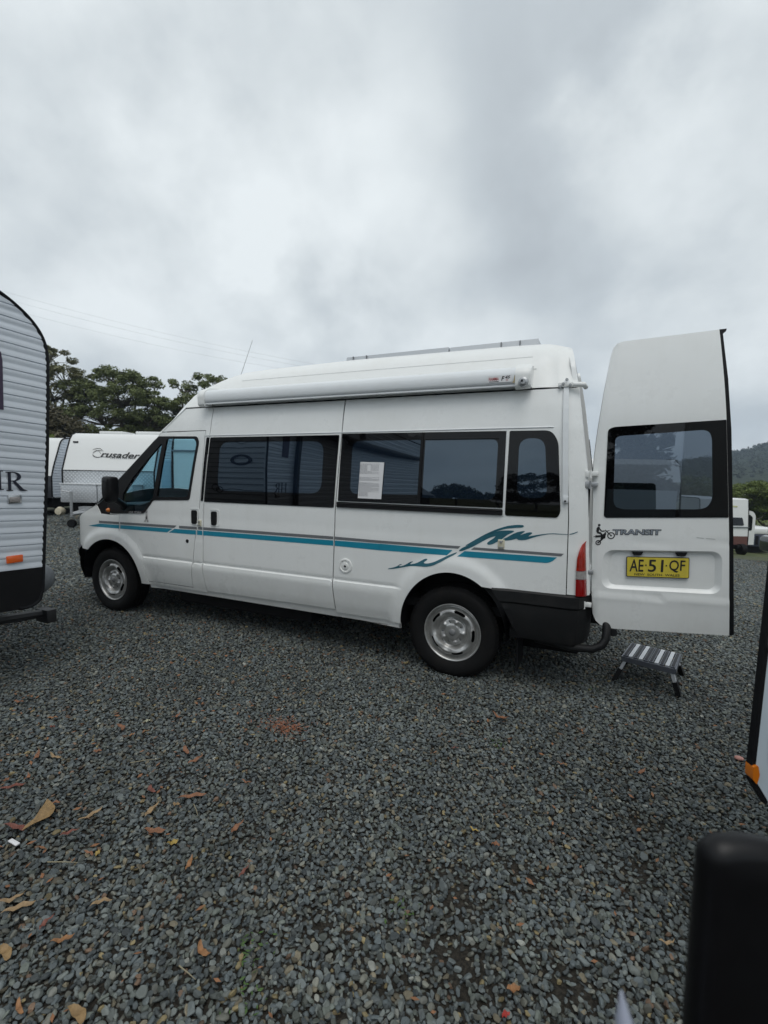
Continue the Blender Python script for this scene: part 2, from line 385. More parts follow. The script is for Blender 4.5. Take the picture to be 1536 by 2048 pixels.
def fit_text(s, u0, u1, v0, v1, **k):
    V, F = text2d(s, **k); lo, hi = V.min(0), V.max(0); V = (V-lo)/(hi-lo); V = V*np.array([u1-u0, v1-v0])+np.array([u0, v0]); return V, F
def text_on(name, s, u0, u1, v0, v1, fn, m, parent, label=None, tilt=0.0, **k):
    V, F = fit_text(s, u0, u1, v0, v1, **k)
    P3 = [fn(a, b+tilt*(a-u0), 0.0) for a, b in V]
    return link(name, mesh(name, P3, F, False), m, parent, label=label)

# ================================================================== TERRAIN
def gz(x, y):
    s = (np.asarray(x, float)-0.94)*0.22+(np.asarray(y, float)+3.33)*0.97
    d = -0.088*np.clip(s-6.5, 0, 33); side_ = sstep(((np.asarray(x, float)-0.94)*0.97-(np.asarray(y, float)+3.33)*0.22+s*0.62)/(np.abs(s)*0.30+2.0))
    return d*(0.12+0.88*side_)
def build_ground():
    rs = [0.0]+list(np.geomspace(0.6, 900, 90)); nt_ = 120; V = [(0.94, -3.33, float(gz(0.94, -3.33)))]; F = []
    for r in rs[1:]:
        for k in range(nt_):
            t = 2*PI*k/nt_; x = 0.94+r*math.cos(t); y = -3.33+r*math.sin(t)
            V.append((x, y, float(gz(x, y))+(0.012*math.sin(x*1.9)*math.sin(y*1.3) if r > 9 else 0)))
    for k in range(nt_): F.append((0, 1+k, 1+(k+1) % nt_))
    for i in range(len(rs)-2):
        for k in range(nt_):
            a = 1+i*nt_+k; b = 1+i*nt_+(k+1) % nt_; F.append((a, a+nt_, b+nt_, b))
    m = bpy.data.materials.new('gravel_ground'); m.use_nodes = True; t = m.node_tree; L = t.links.new; b = t.nodes['Principled BSDF']
    b.inputs['Roughness'].default_value = 0.85; b.inputs['Specular IOR Level'].default_value = 0.25
    tc = N(t, 'ShaderNodeTexCoord'); vo = N(t, 'ShaderNodeTexVoronoi', i_Scale=34.0); L(tc.outputs['Object'], vo.inputs[0])
    cr = N(t, 'ShaderNodeValToRGB'); L(vo.outputs['Color'], cr.inputs[0]); e = cr.color_ramp.elements
    e[0].color = (0.055, 0.060, 0.060, 1); e[1].color = (0.19, 0.185, 0.16, 1); q = e.new(0.6); q.color = (0.105, 0.112, 0.106, 1); q = e.new(0.85); q.color = (0.11, 0.115, 0.108, 1)
    ed = N(t, 'ShaderNodeTexVoronoi', i_Scale=34.0, feature='DISTANCE_TO_EDGE'); L(tc.outputs['Object'], ed.inputs[0])
    mr = N(t, 'ShaderNodeMapRange', n1=0.0, n2=0.16, n3=0.35, n4=1.0); L(ed.outputs[0], mr.inputs[0])
    mm = N(t, 'ShaderNodeMix', data_type='RGBA', blend_type='MULTIPLY'); mm.inputs[0].default_value = 1; L(cr.outputs[0], mm.inputs[6]); L(mr.outputs[0], mm.inputs[7])
    # patches of bare brown earth and, farther off, grass
    n2 = N(t, 'ShaderNodeTexNoise', i_Scale=0.33, i_Detail=6.0, i_Roughness=0.6); L(tc.outputs['Object'], n2.inputs[0])
    r2 = N(t, 'ShaderNodeMapRange', n1=0.50, n2=0.68, n3=0.0, n4=0.7); L(n2.outputs[0], r2.inputs[0])
    m2 = N(t, 'ShaderNodeMix', data_type='RGBA'); L(r2.outputs[0], m2.inputs[0]); L(mm.outputs[2], m2.inputs[6]); m2.inputs[7].default_value = (0.085, 0.076, 0.058, 1)
    ln = N(t, 'ShaderNodeVectorMath', operation='DISTANCE'); L(tc.outputs['Object'], ln.inputs[0]); ln.inputs[1].default_value = (0.94, -3.33, 0)
    ns = N(t, 'ShaderNodeMath', operation='MULTIPLY_ADD', n1=14.0); L(n2.outputs[0], ns.inputs[0]); L(ln.outputs['Value'], ns.inputs[2])
    r3 = N(t, 'ShaderNodeMapRange', n1=27.0, n2=34.0, n3=0.0, n4=0.95); L(ns.outputs[0], r3.inputs[0])
    n4 = N(t, 'ShaderNodeTexNoise', i_Scale=2.2, i_Detail=8.0); L(tc.outputs['Object'], n4.inputs[0])
    c4 = N(t, 'ShaderNodeValToRGB'); L(n4.outputs[0], c4.inputs[0]); c4.color_ramp.elements[0].position = 0.35; c4.color_ramp.elements[0].color = (0.05, 0.075, 0.02, 1); c4.color_ramp.elements[1].position = 0.7; c4.color_ramp.elements[1].color = (0.12, 0.12, 0.055, 1)
    m3 = N(t, 'ShaderNodeMix', data_type='RGBA'); L(r3.outputs[0], m3.inputs[0]); L(m2.outputs[2], m3.inputs[6]); L(c4.outputs[0], m3.inputs[7]); r5 = N(t, 'ShaderNodeMapRange', n1=14.0, n2=18.0, n3=0.0, n4=1.0); L(ln.outputs['Value'], r5.inputs[0])
    n6 = N(t, 'ShaderNodeTexNoise', i_Scale=90.0, i_Detail=6.0, i_Roughness=0.7); L(tc.outputs['Object'], n6.inputs[0]); c6 = N(t, 'ShaderNodeValToRGB'); L(n6.outputs[0], c6.inputs[0]); c6.color_ramp.elements[0].position = 0.4; c6.color_ramp.elements[0].color = (0.012, 0.011, 0.009, 1); c6.color_ramp.elements[1].position = 0.75; c6.color_ramp.elements[1].color = (0.060, 0.052, 0.040, 1)  # near soil coloured extra dark, painting shade into the gaps between stones
    m5 = N(t, 'ShaderNodeMix', data_type='RGBA'); L(r5.outputs[0], m5.inputs[0]); L(c6.outputs[0], m5.inputs[6]); L(m3.outputs[2], m5.inputs[7]); L(m5.outputs[2], b.inputs['Base Color'])
    bp = N(t, 'ShaderNodeBump', i_Strength=0.9, i_Distance=0.012); L(ed.outputs[0], bp.inputs['Height']); L(bp.outputs[0], b.inputs['Normal'])
    o = link('ground', mesh('ground', V, F, True, 80), m); struct(o)
build_ground()

def build_gravel():
    # a handful of stone shapes
    pc = bpy.data.collections.new('stone_shapes'); sm = mat('gravel_stone', (0.1, 0.1, 0.1), 0.62, spec=0.38, attr='col', vary=0.22, vscale=0.9)
    for k in range(14):
        bm = bmesh.new(); bmesh.ops.create_icosphere(bm, subdivisions=3, radius=1.0)
        R = np.random.default_rng(100+k); pl = R.normal(size=(11, 3)); pl /= np.linalg.norm(pl, axis=1)[:, None]; h = R.uniform(0.50, 0.88, 11)
        sc = np.array([R.uniform(0.85, 1.25), R.uniform(0.65, 0.95), R.uniform(0.5, 0.72)])
        for v in bm.verts:
            p = np.array(v.co[:])
            for _ in range(2):
                d = pl@p-h; i = int(np.argmax(d))
                if d[i] > 0: p = p-pl[i]*d[i]*0.94
            v.co = Vector(p*sc)
        me = bpy.data.meshes.new('stone'); bm.to_mesh(me); bm.free(); me.polygons.foreach_set('use_smooth', [True]*len(me.polygons)); me.materials.append(sm)
        try: me.set_sharp_from_angle(angle=rad(50))
        except Exception: pass
        pc.objects.link(bpy.data.objects.new('stone', me))
    P_, R_ = [], []
    cx, cy = 0.94, -3.33
    ax = np.array([math.sin(YAW), math.cos(YAW)]); rt = np.array([math.cos(YAW), -math.sin(YAW)])
    for (d0, d1, sp, rmin, rmax) in [(0.0, 2.1, 0.0170, 0.0066, 0.0172), (2.1, 3.6, 0.0185, 0.0080, 0.0170), (3.6, 6.0, 0.023, 0.011, 0.0185), (6.0, 10.5, 0.034, 0.0165, 0.026), (10.5, 17.0, 0.052, 0.024, 0.036)]:
        for layer in ((0, 1) if d0 < 10 else (1,)):
            hw = d1*0.95+0.9
            a = np.arange(max(d0, 0.5 if d0 == 0 else d0), d1, sp*(1.0 if layer else 1.25)); b = np.arange(-hw, hw, sp*(1.0 if layer else 1.25))
            A, B = np.meshgrid(a, b); A = A.ravel(); B = B.ravel()
            ok = np.abs(B) < A*0.92+0.55; A, B = A[ok], B[ok]
            A = A+rng.uniform(-.55, .55, len(A))*sp; B = B+rng.uniform(-.55, .55, len(B))*sp
            x = cx+ax[0]*A+rt[0]*B; y = cy+ax[1]*A+rt[1]*B
            # thin patches where the earth shows
            hole = np.zeros(len(x))
            for (hx, hy, hr) in HOLES: hole = np.maximum(hole, np.clip(1.5-np.hypot(x-hx, y-hy)/hr, 0, 1))
            keep = rng.uniform(size=len(x)) > hole*0.55
            x, y = x[keep], y[keep]
            s_ = rmin+(rmax-rmin)*rng.beta(1.6, 2.6, len(x)); s_ *= 1.0+0.35*(rng.uniform(size=len(x)) < 0.03)
            if layer: z = s_*rng.uniform(0.15, 0.8, len(x))+0.004
            else: z = -s_*0.15+0*x
            z = z+gz(x, y)
            P_.append(np.stack([x, y, z], 1)); R_.append(s_)
    P_ = np.concatenate(P_); R_ = np.concatenate(R_); n = len(P_)
    print('stones', n)
    me = bpy.data.meshes.new('gravel'); me.vertices.add(n); me.vertices.foreach_set('co', P_.astype(np.float32).ravel())
    rot = np.stack([rng.normal(0, 0.38, n), rng.normal(0, 0.38, n), rng.uniform(0, 6.283, n)], 1)
    at = me.attributes.new('rot', 'FLOAT_VECTOR', 'POINT'); at.data.foreach_set('vector', rot.astype(np.float32).ravel())
    at = me.attributes.new('scl', 'FLOAT', 'POINT'); at.data.foreach_set('value', R_.astype(np.float32))
    at = me.attributes.new('idx', 'INT', 'POINT'); at.data.foreach_set('value', rng.integers(0, 14, n).astype(np.int32))
    pal = np.array([(0.108, 0.120, 0.122), (0.080, 0.092, 0.098), (0.128, 0.138, 0.132), (0.108, 0.118, 0.106), (0.145, 0.142, 0.122), (0.155, 0.132, 0.094), (0.21, 0.165, 0.088), (0.22, 0.22, 0.20), (0.15, 0.095, 0.065)])
    ci = rng.choice(9, n, p=[0.30, 0.22, 0.17, 0.14, 0.09, 0.040, 0.013, 0.015, 0.012]); lf = 1+0.10*np.sin(P_[:, 0]*2.1+np.sin(P_[:, 1]*1.7)*1.3)*np.sin(P_[:, 1]*2.6+0.7)+0.06*np.sin(P_[:, 0]*7+P_[:, 1]*3)
    c = pal[ci]*rng.uniform(0.45, 1.45, (n, 1))*GRAVEL_K*lf[:, None]*np.array([0.98, 1.01, 0.99])
    c = np.concatenate([c, np.ones((n, 1))], 1)
    at = me.attributes.new('col', 'FLOAT_COLOR', 'POINT'); at.data.foreach_set('color', c.astype(np.float32).ravel())
    o = link('gravel', me, None); o['kind'] = 'stuff'; o['label'] = 'loose blue grey crushed stone gravel covering the yard'
    ng = bpy.data.node_groups.new('gravel_scatter', 'GeometryNodeTree')
    ng.interface.new_socket('Geometry', in_out='INPUT', socket_type='NodeSocketGeometry'); ng.interface.new_socket('Geometry', in_out='OUTPUT', socket_type='NodeSocketGeometry')
    gi = ng.nodes.new('NodeGroupInput'); go = ng.nodes.new('NodeGroupOutput'); ci_ = ng.nodes.new('GeometryNodeCollectionInfo')
    ci_.inputs[0].default_value = pc; ci_.inputs['Separate Children'].default_value = True; ci_.inputs['Reset Children'].default_value = True
    ip = ng.nodes.new('GeometryNodeInstanceOnPoints'); ip.inputs['Pick Instance'].default_value = True
    def attr(nm, dt):
        a = ng.nodes.new('GeometryNodeInputNamedAttribute'); a.data_type = dt; a.inputs[0].default_value = nm; return a.outputs[0]
    L = ng.links.new; L(gi.outputs[0], ip.inputs['Points']); L(ci_.outputs[0], ip.inputs['Instance']); L(attr('idx', 'INT'), ip.inputs['Instance Index'])
    L(attr('scl', 'FLOAT'), ip.inputs['Scale'])
    er = ng.nodes.new('FunctionNodeEulerToRotation'); L(attr('rot', 'FLOAT_VECTOR'), er.inputs[0]); L(er.outputs[0], ip.inputs['Rotation']); L(ip.outputs[0], go.inputs[0])
    md = o.modifiers.new('scatter', 'NODES'); md.node_group = ng
GRAVEL_K = 0.98
HOLES = [(0.55, -1.75, 0.10), (0.75, -1.55, 0.07), (0.93, -1.9, 0.06), (-0.35, -1.85, 0.05), (1.15, -1.35, 0.08), (0.35, -1.25, 0.05), (0.62, -1.98, 0.09), (-0.9, -1.7, 0.06), (0.2, -2.1, 0.06), (1.2, -1.05, 0.07)]
build_gravel()

# ================================================================== THE CAMPER VAN
van = thing('camper_van', 'white high roof camper van with teal stripe, roll-out awning and open rear door', 'camper van')
ROWS = [0.645, 0.652, 0.660, 0.668, 0.61]
def arch_pts(i, a0, a1, n=26, grow=0.0):
    xc, a, b = ARCH[i]; return [(xc+(a+grow)*math.cos(rad(t)), 0.37+(b+grow)*math.sin(rad(t))) for t in np.linspace(a0, a1, n)]
# top surface (bonnet, windscreen, high roof)
ZT = ([-4.66, -4.60, -4.5, -4.3, -4.1, -3.9, -3.685, -3.352, -3.005, -2.829, -2.683, 1.0], [0.74, 0.80, 0.87, 0.985, 1.065, 1.15, 1.32, 1.574, 1.850, 1.997, 2.121, 2.121])
ZC = ([-4.66, -4.62, -4.55, -4.42, -4.2, -4.0, -3.8, -3.5, -3.25, -3.0, -2.8, -2.6, -2.4, -2.2, -1.9, -1.0, 0.4, 0.80, 0.93], [0.80, 0.90, 0.98, 1.08, 1.215, 1.32, 1.50, 1.745, 1.955, 2.13, 2.275, 2.405, 2.485, 2.525, 2.54, 2.555, 2.545, 2.535, 2.50])
G_HI = ([0, 0.041, 0.096, 0.156, 0.211, 0.31, 0.46, 0.68, 1.0], [0, 0.21, 0.48, 0.66, 0.745, 0.865, 0.935, 0.975, 1.0])
def topf(x, v, off=0.0):
    zt = np.interp(x, *ZT); zc = np.interp(x, *ZC); yi = S(x, zt)
    g2 = 1-(1-v)**2.4; g1 = np.interp(v, *G_HI); k = sstep((np.asarray(x)+3.15)/0.5); g = g2*(1-k)+g1*k
    y = yi+v*(WID/2-yi)-0.007*k*(1-v); z = zt+(zc-zt)*g+off
    xx = np.where(x > 0.3, 0.3+(x-0.3)*(rearx(z)-0.3)/0.63, x)
    return xx, y, z
def top_patch(name, x0, x1, m, nx, v0=0.0, off=0.0, sharp=50, label=None):
    xs = np.linspace(x0, x1, nx); ts = np.linspace(v0**(1/1.8), 1, 22)**1.8; V = []; F = []
    cols = [(v, 1) for v in ts]+[(v, -1) for v in ts[::-1][1:]]; m_ = len(cols)
    for x in xs:
        for v, s in cols:
            a, y, z = topf(float(x), float(v), off); V.append((float(a), float(y) if s > 0 else WID-float(y), float(z)))
    for i in range(nx-1):
        for j in range(m_-1): F.append((i*m_+j, (i+1)*m_+j, (i+1)*m_+j+1, i*m_+j+1))
    return link(name, mesh(name, V, F, True, sharp), m, van, label=label)
top_patch('bonnet', -4.66, -4.03, white, 22)
top_patch('windscreen', -4.02, -3.06, windglass, 24, v0=0.05, off=0.003)
top_patch('cab_roof', -3.055, -2.687, white, 14)
top_patch('high_roof', -2.681, 0.93, fibre, 70, off=0.004)
def pillar():
    for s in (1, -1):
        g = G(); V = []; F = []
        xs = np.linspace(-4.03, -3.05, 24)
        for x in xs:
            for v in (0.0, 0.02, 0.045, 0.07):
                a, y, z = topf(float(x), v, 0.004); V.append((float(a), float(y) if s > 0 else WID-float(y), float(z)))
        for i in range(23):
            for j in range(3): F.append((i*4+j, (i+1)*4+j, (i+1)*4+j+1, i*4+j+1))
        g.add(V, F); g.make('windscreen_surround', blackp, van)
pillar()
# seam shadow strip between body and high roof
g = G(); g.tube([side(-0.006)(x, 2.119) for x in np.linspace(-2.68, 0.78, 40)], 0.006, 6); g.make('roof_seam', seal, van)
for k, (z, x0, x1) in enumerate([(2.265, -2.3, 0.60), (2.36, -2.1, 0.56)]):   # moulded ribs of the high roof
    P_ = []
    for x in np.linspace(x0, x1, 60):
        vv = np.interp(z, [topf(float(x), v)[2] for v in np.linspace(0, 0.4, 40)], np.linspace(0, 0.4, 40)); a, y, zz = topf(float(x), float(vv), 0.0); P_.append((float(a), float(y)+0.003, float(zz)+0.001))
    g = G(); g.tube(P_, 0.009, 8); g.make('roof_rib', fibre, van)

# --- left side sheet metal
door_out = [(-2.986, 1.890), (-2.398, 1.896), (-2.420, 1.514), (-2.450, 1.204), (-2.473, 0.994), (-2.51, 0.866), (-2.537, 0.651), (-2.572, 0.406), (-3.148, 0.403), (-3.165, 0.512), (-3.21, 0.657), (-3.30, 0.775), (-3.427, 0.856), (-3.545, 0.880), (-3.532, 1.058), (-3.69, 1.058), (-3.673, 1.319), (-3.352, 1.569), (-3.005, 1.844)]
frame_out = rounded([(-2.992, 1.855), (-2.491, 1.846), (-2.464, 1.795), (-2.571, 1.246), (-3.053, 1.228), (-3.179, 1.090), (-3.64, 1.066), (-3.715, 1.075), (-3.73, 1.13), (-3.685, 1.306), (-3.352, 1.567), (-3.011, 1.839)], [0.01, 0.05, 0.05, 0.03, 0.03, 0.03, 0.01, 0.03, 0.03, 0.01, 0, 0.01])
main_gl = rounded([(-2.879, 1.829), (-2.522, 1.822), (-2.494, 1.785), (-2.594, 1.276), (-3.000, 1.263)], [0.02, 0.05, 0.05, 0.03, 0.02])
qtr_gl = rounded([(-2.937, 1.795), (-3.054, 1.255), (-3.195, 1.115), (-3.50, 1.100), (-3.490, 1.271), (-3.328, 1.455), (-3.062, 1.687)], [0.02, 0.02, 0.02, 0.03, 0.03, 0.02, 0.02])
def arch_hit(i, z): xc, a, b = ARCH[i]; return math.degrees(math.asin((z-0.37)/b))
fender = [(-4.645, 0.745), (-4.22, 0.672)]+arch_pts(1, 180-arch_hit(1, 0.66), arch_hit(1, 0.39), 34)+[(-3.247, 0.372), (-3.155, 0.372), (-3.155, 0.398), (-3.158, 0.405), (-3.174, 0.515), (-3.219, 0.663), (-3.308, 0.783), (-3.432, 0.864), (-3.553, 0.888), (-3.540, 1.055), (-3.70, 1.052), (-3.84, 1.056), (-3.9, 1.143), (-4.1, 1.063), (-4.3, 0.983), (-4.5, 0.868), (-4.60, 0.798), (-4.65, 0.755)]
panel('front_wing', fender, white, van, res=0.025)
cabdoor = panel('front_door', door_out, white, van, res=0.03, holes=[shrink(frame_out, 0.012)], rows=ROWS)
panel('window_frame', frame_out, blackp, cabdoor, off=0.005, res=0.04, holes=[main_gl, qtr_gl], thick=0.02)
panel('window_glass', shrink(main_gl, -0.006), cabglass, cabdoor, off=-0.004, res=0.08, thick=0.003, rim=False)
panel('quarter_glass', shrink(qtr_gl, -0.006), cabglass, cabdoor, off=-0.004, res=0.08, thick=0.003, rim=False)
bpil = [(-2.981, 1.899), (-2.830, 2.011), (-2.694, 2.114), (-2.339, 2.114), (-2.341, 1.898), (-2.396, 1.237), (-2.411, 0.663), (-2.396, 0.372), (-3.149, 0.372), (-3.149, 0.397), (-2.565, 0.400), (-2.530, 0.651), (-2.503, 0.867), (-2.466, 0.996), (-2.443, 1.206), (-2.413, 1.514), (-2.391, 1.902)]
panel('door_pillar', bpil, white, van, res=0.03, rows=ROWS)
panel('window_filler', rounded([(-2.375, 1.834), (-2.344, 1.834), (-2.402, 1.243), (-2.431, 1.243)], 0.012), wblack, van, off=0.004, res=0.05)
slider = panel('sliding_door', [(-2.332, 2.112), (-0.953, 2.112), (-0.951, 1.840), (-0.991, 1.242), (-0.994, 0.985), (-1.002, 0.668), (-0.992, 0.400), (-2.389, 0.388), (-2.404, 0.663), (-2.389, 1.237), (-2.334, 1.898)], white, van, res=0.035, rows=ROWS)
re_ = [(float(rearx(z)), z) for z in np.linspace(0.745, 2.12, 14)]
quarter = [(-0.942, 2.114), (0.718, 2.114), (0.754, 1.599), (0.777, 1.250), (0.785, 0.742), (0.292, 0.733)]+arch_pts(0, arch_hit(0, 0.722), 176, 40)[1:]+[(-0.400, 0.372), (-0.982, 0.372), (-0.983, 0.41), (-0.993, 0.668), (-0.985, 0.985), (-0.982, 1.242), (-0.943, 1.840)]
panel('rear_quarter', quarter, white, van, res=0.03, rows=ROWS)
panel('rear_corner', [(0.723, 2.114)]+[p for p in re_[::-1]]+[(0.791, 0.745), (0.783, 1.250), (0.760, 1.599)], white, van, res=0.02)
panel('sill', [(-3.149, 0.395), (-2.39, 0.384), (-0.992, 0.396), (-0.980, 0.370), (-0.400, 0.370), (-0.400, 0.328), (-3.149, 0.335)], white, van, res=0.03, off=-0.012)
# right side: one sheet with the cab window
ropp = [(-4.65, 0.745), (-4.22, 0.672)]+arch_pts(1, 180-arch_hit(1, 0.66), arch_hit(1, 0.39), 30)+[(-3.245, 0.34), (-0.41, 0.34)]+arch_pts(0, 176, arch_hit(0, 0.72), 36)+[(0.93, 0.735)]+[(float(rearx(z)), z) for z in np.linspace(0.8, 2.124, 12)]+[(-2.694, 2.114), (-3.005, 1.844), (-3.352, 1.569), (-3.683, 1.321), (-3.9, 1.148), (-4.1, 1.063), (-4.3, 0.983), (-4.5, 0.868), (-4.6, 0.798)]
panel('right_side', ropp, white, van, res=0.05, s=-1, holes=[main_gl, qtr_gl], rows=ROWS)
panel('right_window_glass', shrink(main_gl, -0.004), cabglass, van, off=0.002, res=0.1, s=-1, rim=False)
panel('right_quarter_glass', shrink(qtr_gl, -0.004), cabglass, van, off=0.002, res=0.1, s=-1, rim=False)
# inner lining seen in the gaps
hole_in = rounded([(-3.50, 1.09), (-3.489, 1.281), (-3.059, 1.717), (-2.907, 1.844), (-2.496, 1.834), (-2.593, 1.261), (-2.993, 1.250)], 0.03)
lin = [(-4.2, 0.90), (-3.36, 0.90), (-3.1, 0.55), (-3.05, 0.40), (-0.5, 0.40), (-0.42, 0.85), (0.40, 0.87), (0.7, 0.78), (0.86, 0.78), (0.684, 2.090), (-2.640, 2.090), (-2.987, 1.834), (-3.356, 1.540), (-3.688, 1.281), (-4.1, 1.02)]
panel('inner_lining', lin, dark, van, off=-0.012, res=0.06, holes=[hole_in], thick=0.02)
panel('inner_lining', lin, dark, van, off=-0.012, res=0.08, holes=[hole_in], thick=0.02, s=-1)

# --- side windows (bonded glass, black printed border, clear centre)
def window(name, out, clear, parent, off=0.005, label=None, m=None):
    c = [rounded(q, r) for q, r in clear]
    o = panel(name, out, wblack, parent, off=off, res=0.06, holes=c, thick=0.006, label=label)
    for q in c: panel('pane', q, m or wglass2, o, off=off-0.0012, res=0.08, rim=False)
    return o
window('sliding_door_window', rounded([(-2.327, 1.833), (-0.968, 1.831), (-1.000, 1.244), (-2.387, 1.238)], 0.012), [([(-2.207, 1.790), (-1.107, 1.782), (-1.120, 1.354), (-2.229, 1.347)], 0.10)], slider)
w2 = window('middle_window', rounded([(-0.940, 1.840), (0.356, 1.834), (0.349, 1.301), (-0.962, 1.301)], 0.008), [([(-0.843, 1.781), (-0.271, 1.781), (-0.282, 1.373), (-0.853, 1.363)], [0.07, 0.0, 0.0, 0.06]), ([(-0.235, 1.778), (0.300, 1.778), (0.296, 1.355), (-0.244, 1.353)], [0, 0.05, 0.06, 0])], van)
panel('window_divider', [(-0.265, 1.832), (-0.246, 1.832), (-0.258, 1.307), (-0.277, 1.307)], blackp, w2, off=0.012, res=0.1, thick=0.008)
panel('slider_track', [(-0.235, 1.785), (0.301, 1.785), (0.301, 1.778), (-0.235, 1.778)], seal, w2, off=0.010, res=0.1, thick=0.005)
panel('window_rail', rounded([(-0.969, 1.295), (0.349, 1.293), (0.350, 1.250), (-0.969, 1.250)], 0.008), blackp, van, off=0.014, res=0.05, thick=0.014)
g = G(); g.tube([side(0.016)(x, 1.283) for x in np.linspace(-0.96, 0.34, 24)], 0.004, 6); g.make('rail_bead', greyp, van)
window('rear_quarter_window', rounded([(0.375, 1.834), (0.645, 1.832), (0.694, 1.761), (0.728, 1.291), (0.712, 1.252), (0.367, 1.250)], [0.01, 0.04, 0.05, 0.03, 0.03, 0.02]), [([(0.442, 1.781), (0.608, 1.781), (0.642, 1.378), (0.443, 1.378)], 0.075)], van)
g = G()
for z, x0, x1 in ((1.852, -2.40, 0.66),):
    g.tube([side(0.001)(x, z+0.002*math.sin(x)) for x in np.linspace(x0, x1, 60)], 0.0045, 6)
g.make('window_top_bead', alu_w, van)
g = G(); g.tube([side(0.002)(0.3555, z) for z in np.linspace(1.246, 1.846, 14)], 0.0045, 6); g.make('window_bead', alu_w, van)

# paper price sheet
pf = side(0.0135)
ps = panel('price_sheet', [(-0.763, 1.615), (-0.558, 1.612), (-0.574, 1.329), (-0.777, 1.330)], paper, van, off=0.012, res=0.1, thick=0.001, label='printed white price sheet taped to the middle window')
g = G(); R = random.Random(5)
def ln(x0, x1, z, h=0.0022):
    f = side(0.0130); g.add([f(x0, z), f(x1, z), f(x1, z+h), f(x0, z+h)], [(0, 1, 2, 3)])
z = 1.598
while z > 1.345:
    if 1.545 < z < 1.59:
        x = -0.765
        while x < -0.70: ln(x, x+0.008, z); x += 0.011
        x = -0.67
        while x < -0.60: ln(x, x+0.006, z); x += 0.010
        z -= 0.0065
    elif 1.50 < z < 1.52 or 1.462 < z < 1.470: z -= 0.012
    else:
        x = -0.768; xe = -0.595 if R.random() < 0.8 else -0.66
        if z < 1.38: xe = -0.69
        while x < xe:
            w_ = R.uniform(0.006, 0.02); ln(x, min(x+w_, xe), z, 0.0018); x += w_+0.004
        z -= 0.0058
g.make("sheet_print", greyink, ps, smooth=False, stuff=True)

# --- stripes and wave graphic (flat vinyl)
def decal(name, polys, m, off=0.0016, parent=van, label=None, res=0.06):
    V, F = [], []
    for q in polys:
        v, t = cdt(q, [], res); A = np.array(v); Y = S(A[:, 0], A[:, 1])-off; n = len(V)
        V += list(zip(A[:, 0], Y, A[:, 1])); F += [tuple(i+n for i in f) for f in t]
    return link(name, mesh(name, V, F, True), m, parent, label=label)
def band(x0, x1, zt0, zt1, zb0, zb1, n=1):
    return [(x0, zt0), (x1, zt1), (x1, zb1), (x0, zb0)]
zg = lambda x, a: np.interp(x, [-3.8, -2.4, -0.99, -0.58], a)
def strip(x0, x1, top_, bot, n=12):
    xs = np.linspace(x0, x1, n); return [(x, float(zg(x, top_))) for x in xs]+[(x, float(zg(x, bot))) for x in xs[::-1]]
GT, GB = [0.981, 1.000, 1.010, 1.007], [0.957, 0.974, 0.986, 0.986]
BT, BB = [0.950, 0.966, 0.978, 0.981], [0.914, 0.924, 0.934, 0.930]
cut = [(-3.55, -3.545), (-2.52, -2.465)]
segs_g = [strip(-3.86, -3.548, GT, GB), strip(-3.533, -2.745, GT, GB)+[(-2.80, 0.965)], strip(-2.70, -2.478, GT, GB), strip(-2.462, -2.407, GT, GB), strip(-2.398, -0.997, GT, GB), strip(-0.983, -0.58, GT, GB)]
segs_g[1] = [(x, z) for x, z in strip(-3.533, -2.735, GT, GB, 10)][:10]+[(-2.775, 0.967)]+strip(-3.533, -2.775, GT, GB, 9)[9:][0:]
decal('grey_stripe', [segs_g[0], segs_g[1], strip(-2.705, -2.478, GT, GB), segs_g[3], segs_g[4], segs_g[5], [(-0.582, 1.007), (0.062, 1.012), (0.044, 0.993), (-0.582, 0.986)], [(0.162, 1.012), (0.762, 1.016), (0.745, 0.997), (0.138, 0.994)]], greyv)
decal('blue_stripe', [[(-4.03, 0.918)]+[(x, float(zg(x, BT))) for x in np.linspace(-3.84, -3.548, 6)]+[(x, float(zg(x, BB))) for x in np.linspace(-3.548, -3.95, 6)],
    strip(-3.533, -2.79, BT, BB, 8)[:8]+[(-2.865, 0.921)]+strip(-3.533, -2.865, BT, BB, 8)[8:], [(-2.765, 0.962)]+strip(-2.70, -2.489, BT, BB)[:-1]+[(-2.84, 0.921)], strip(-2.474, -2.409, BT, BB), strip(-2.400, -0.997, BT, BB), strip(-0.983, -0.58, BT, BB),
    [(-0.582, 0.982), (0.002, 0.979), (-0.038, 0.937), (-0.582, 0.930)], rounded([(0.093, 0.979), (0.720, 0.988), (0.695, 0.961), (0.661, 0.944), (0.039, 0.936)], [0, 0, 0.02, 0.02, 0])], teal)
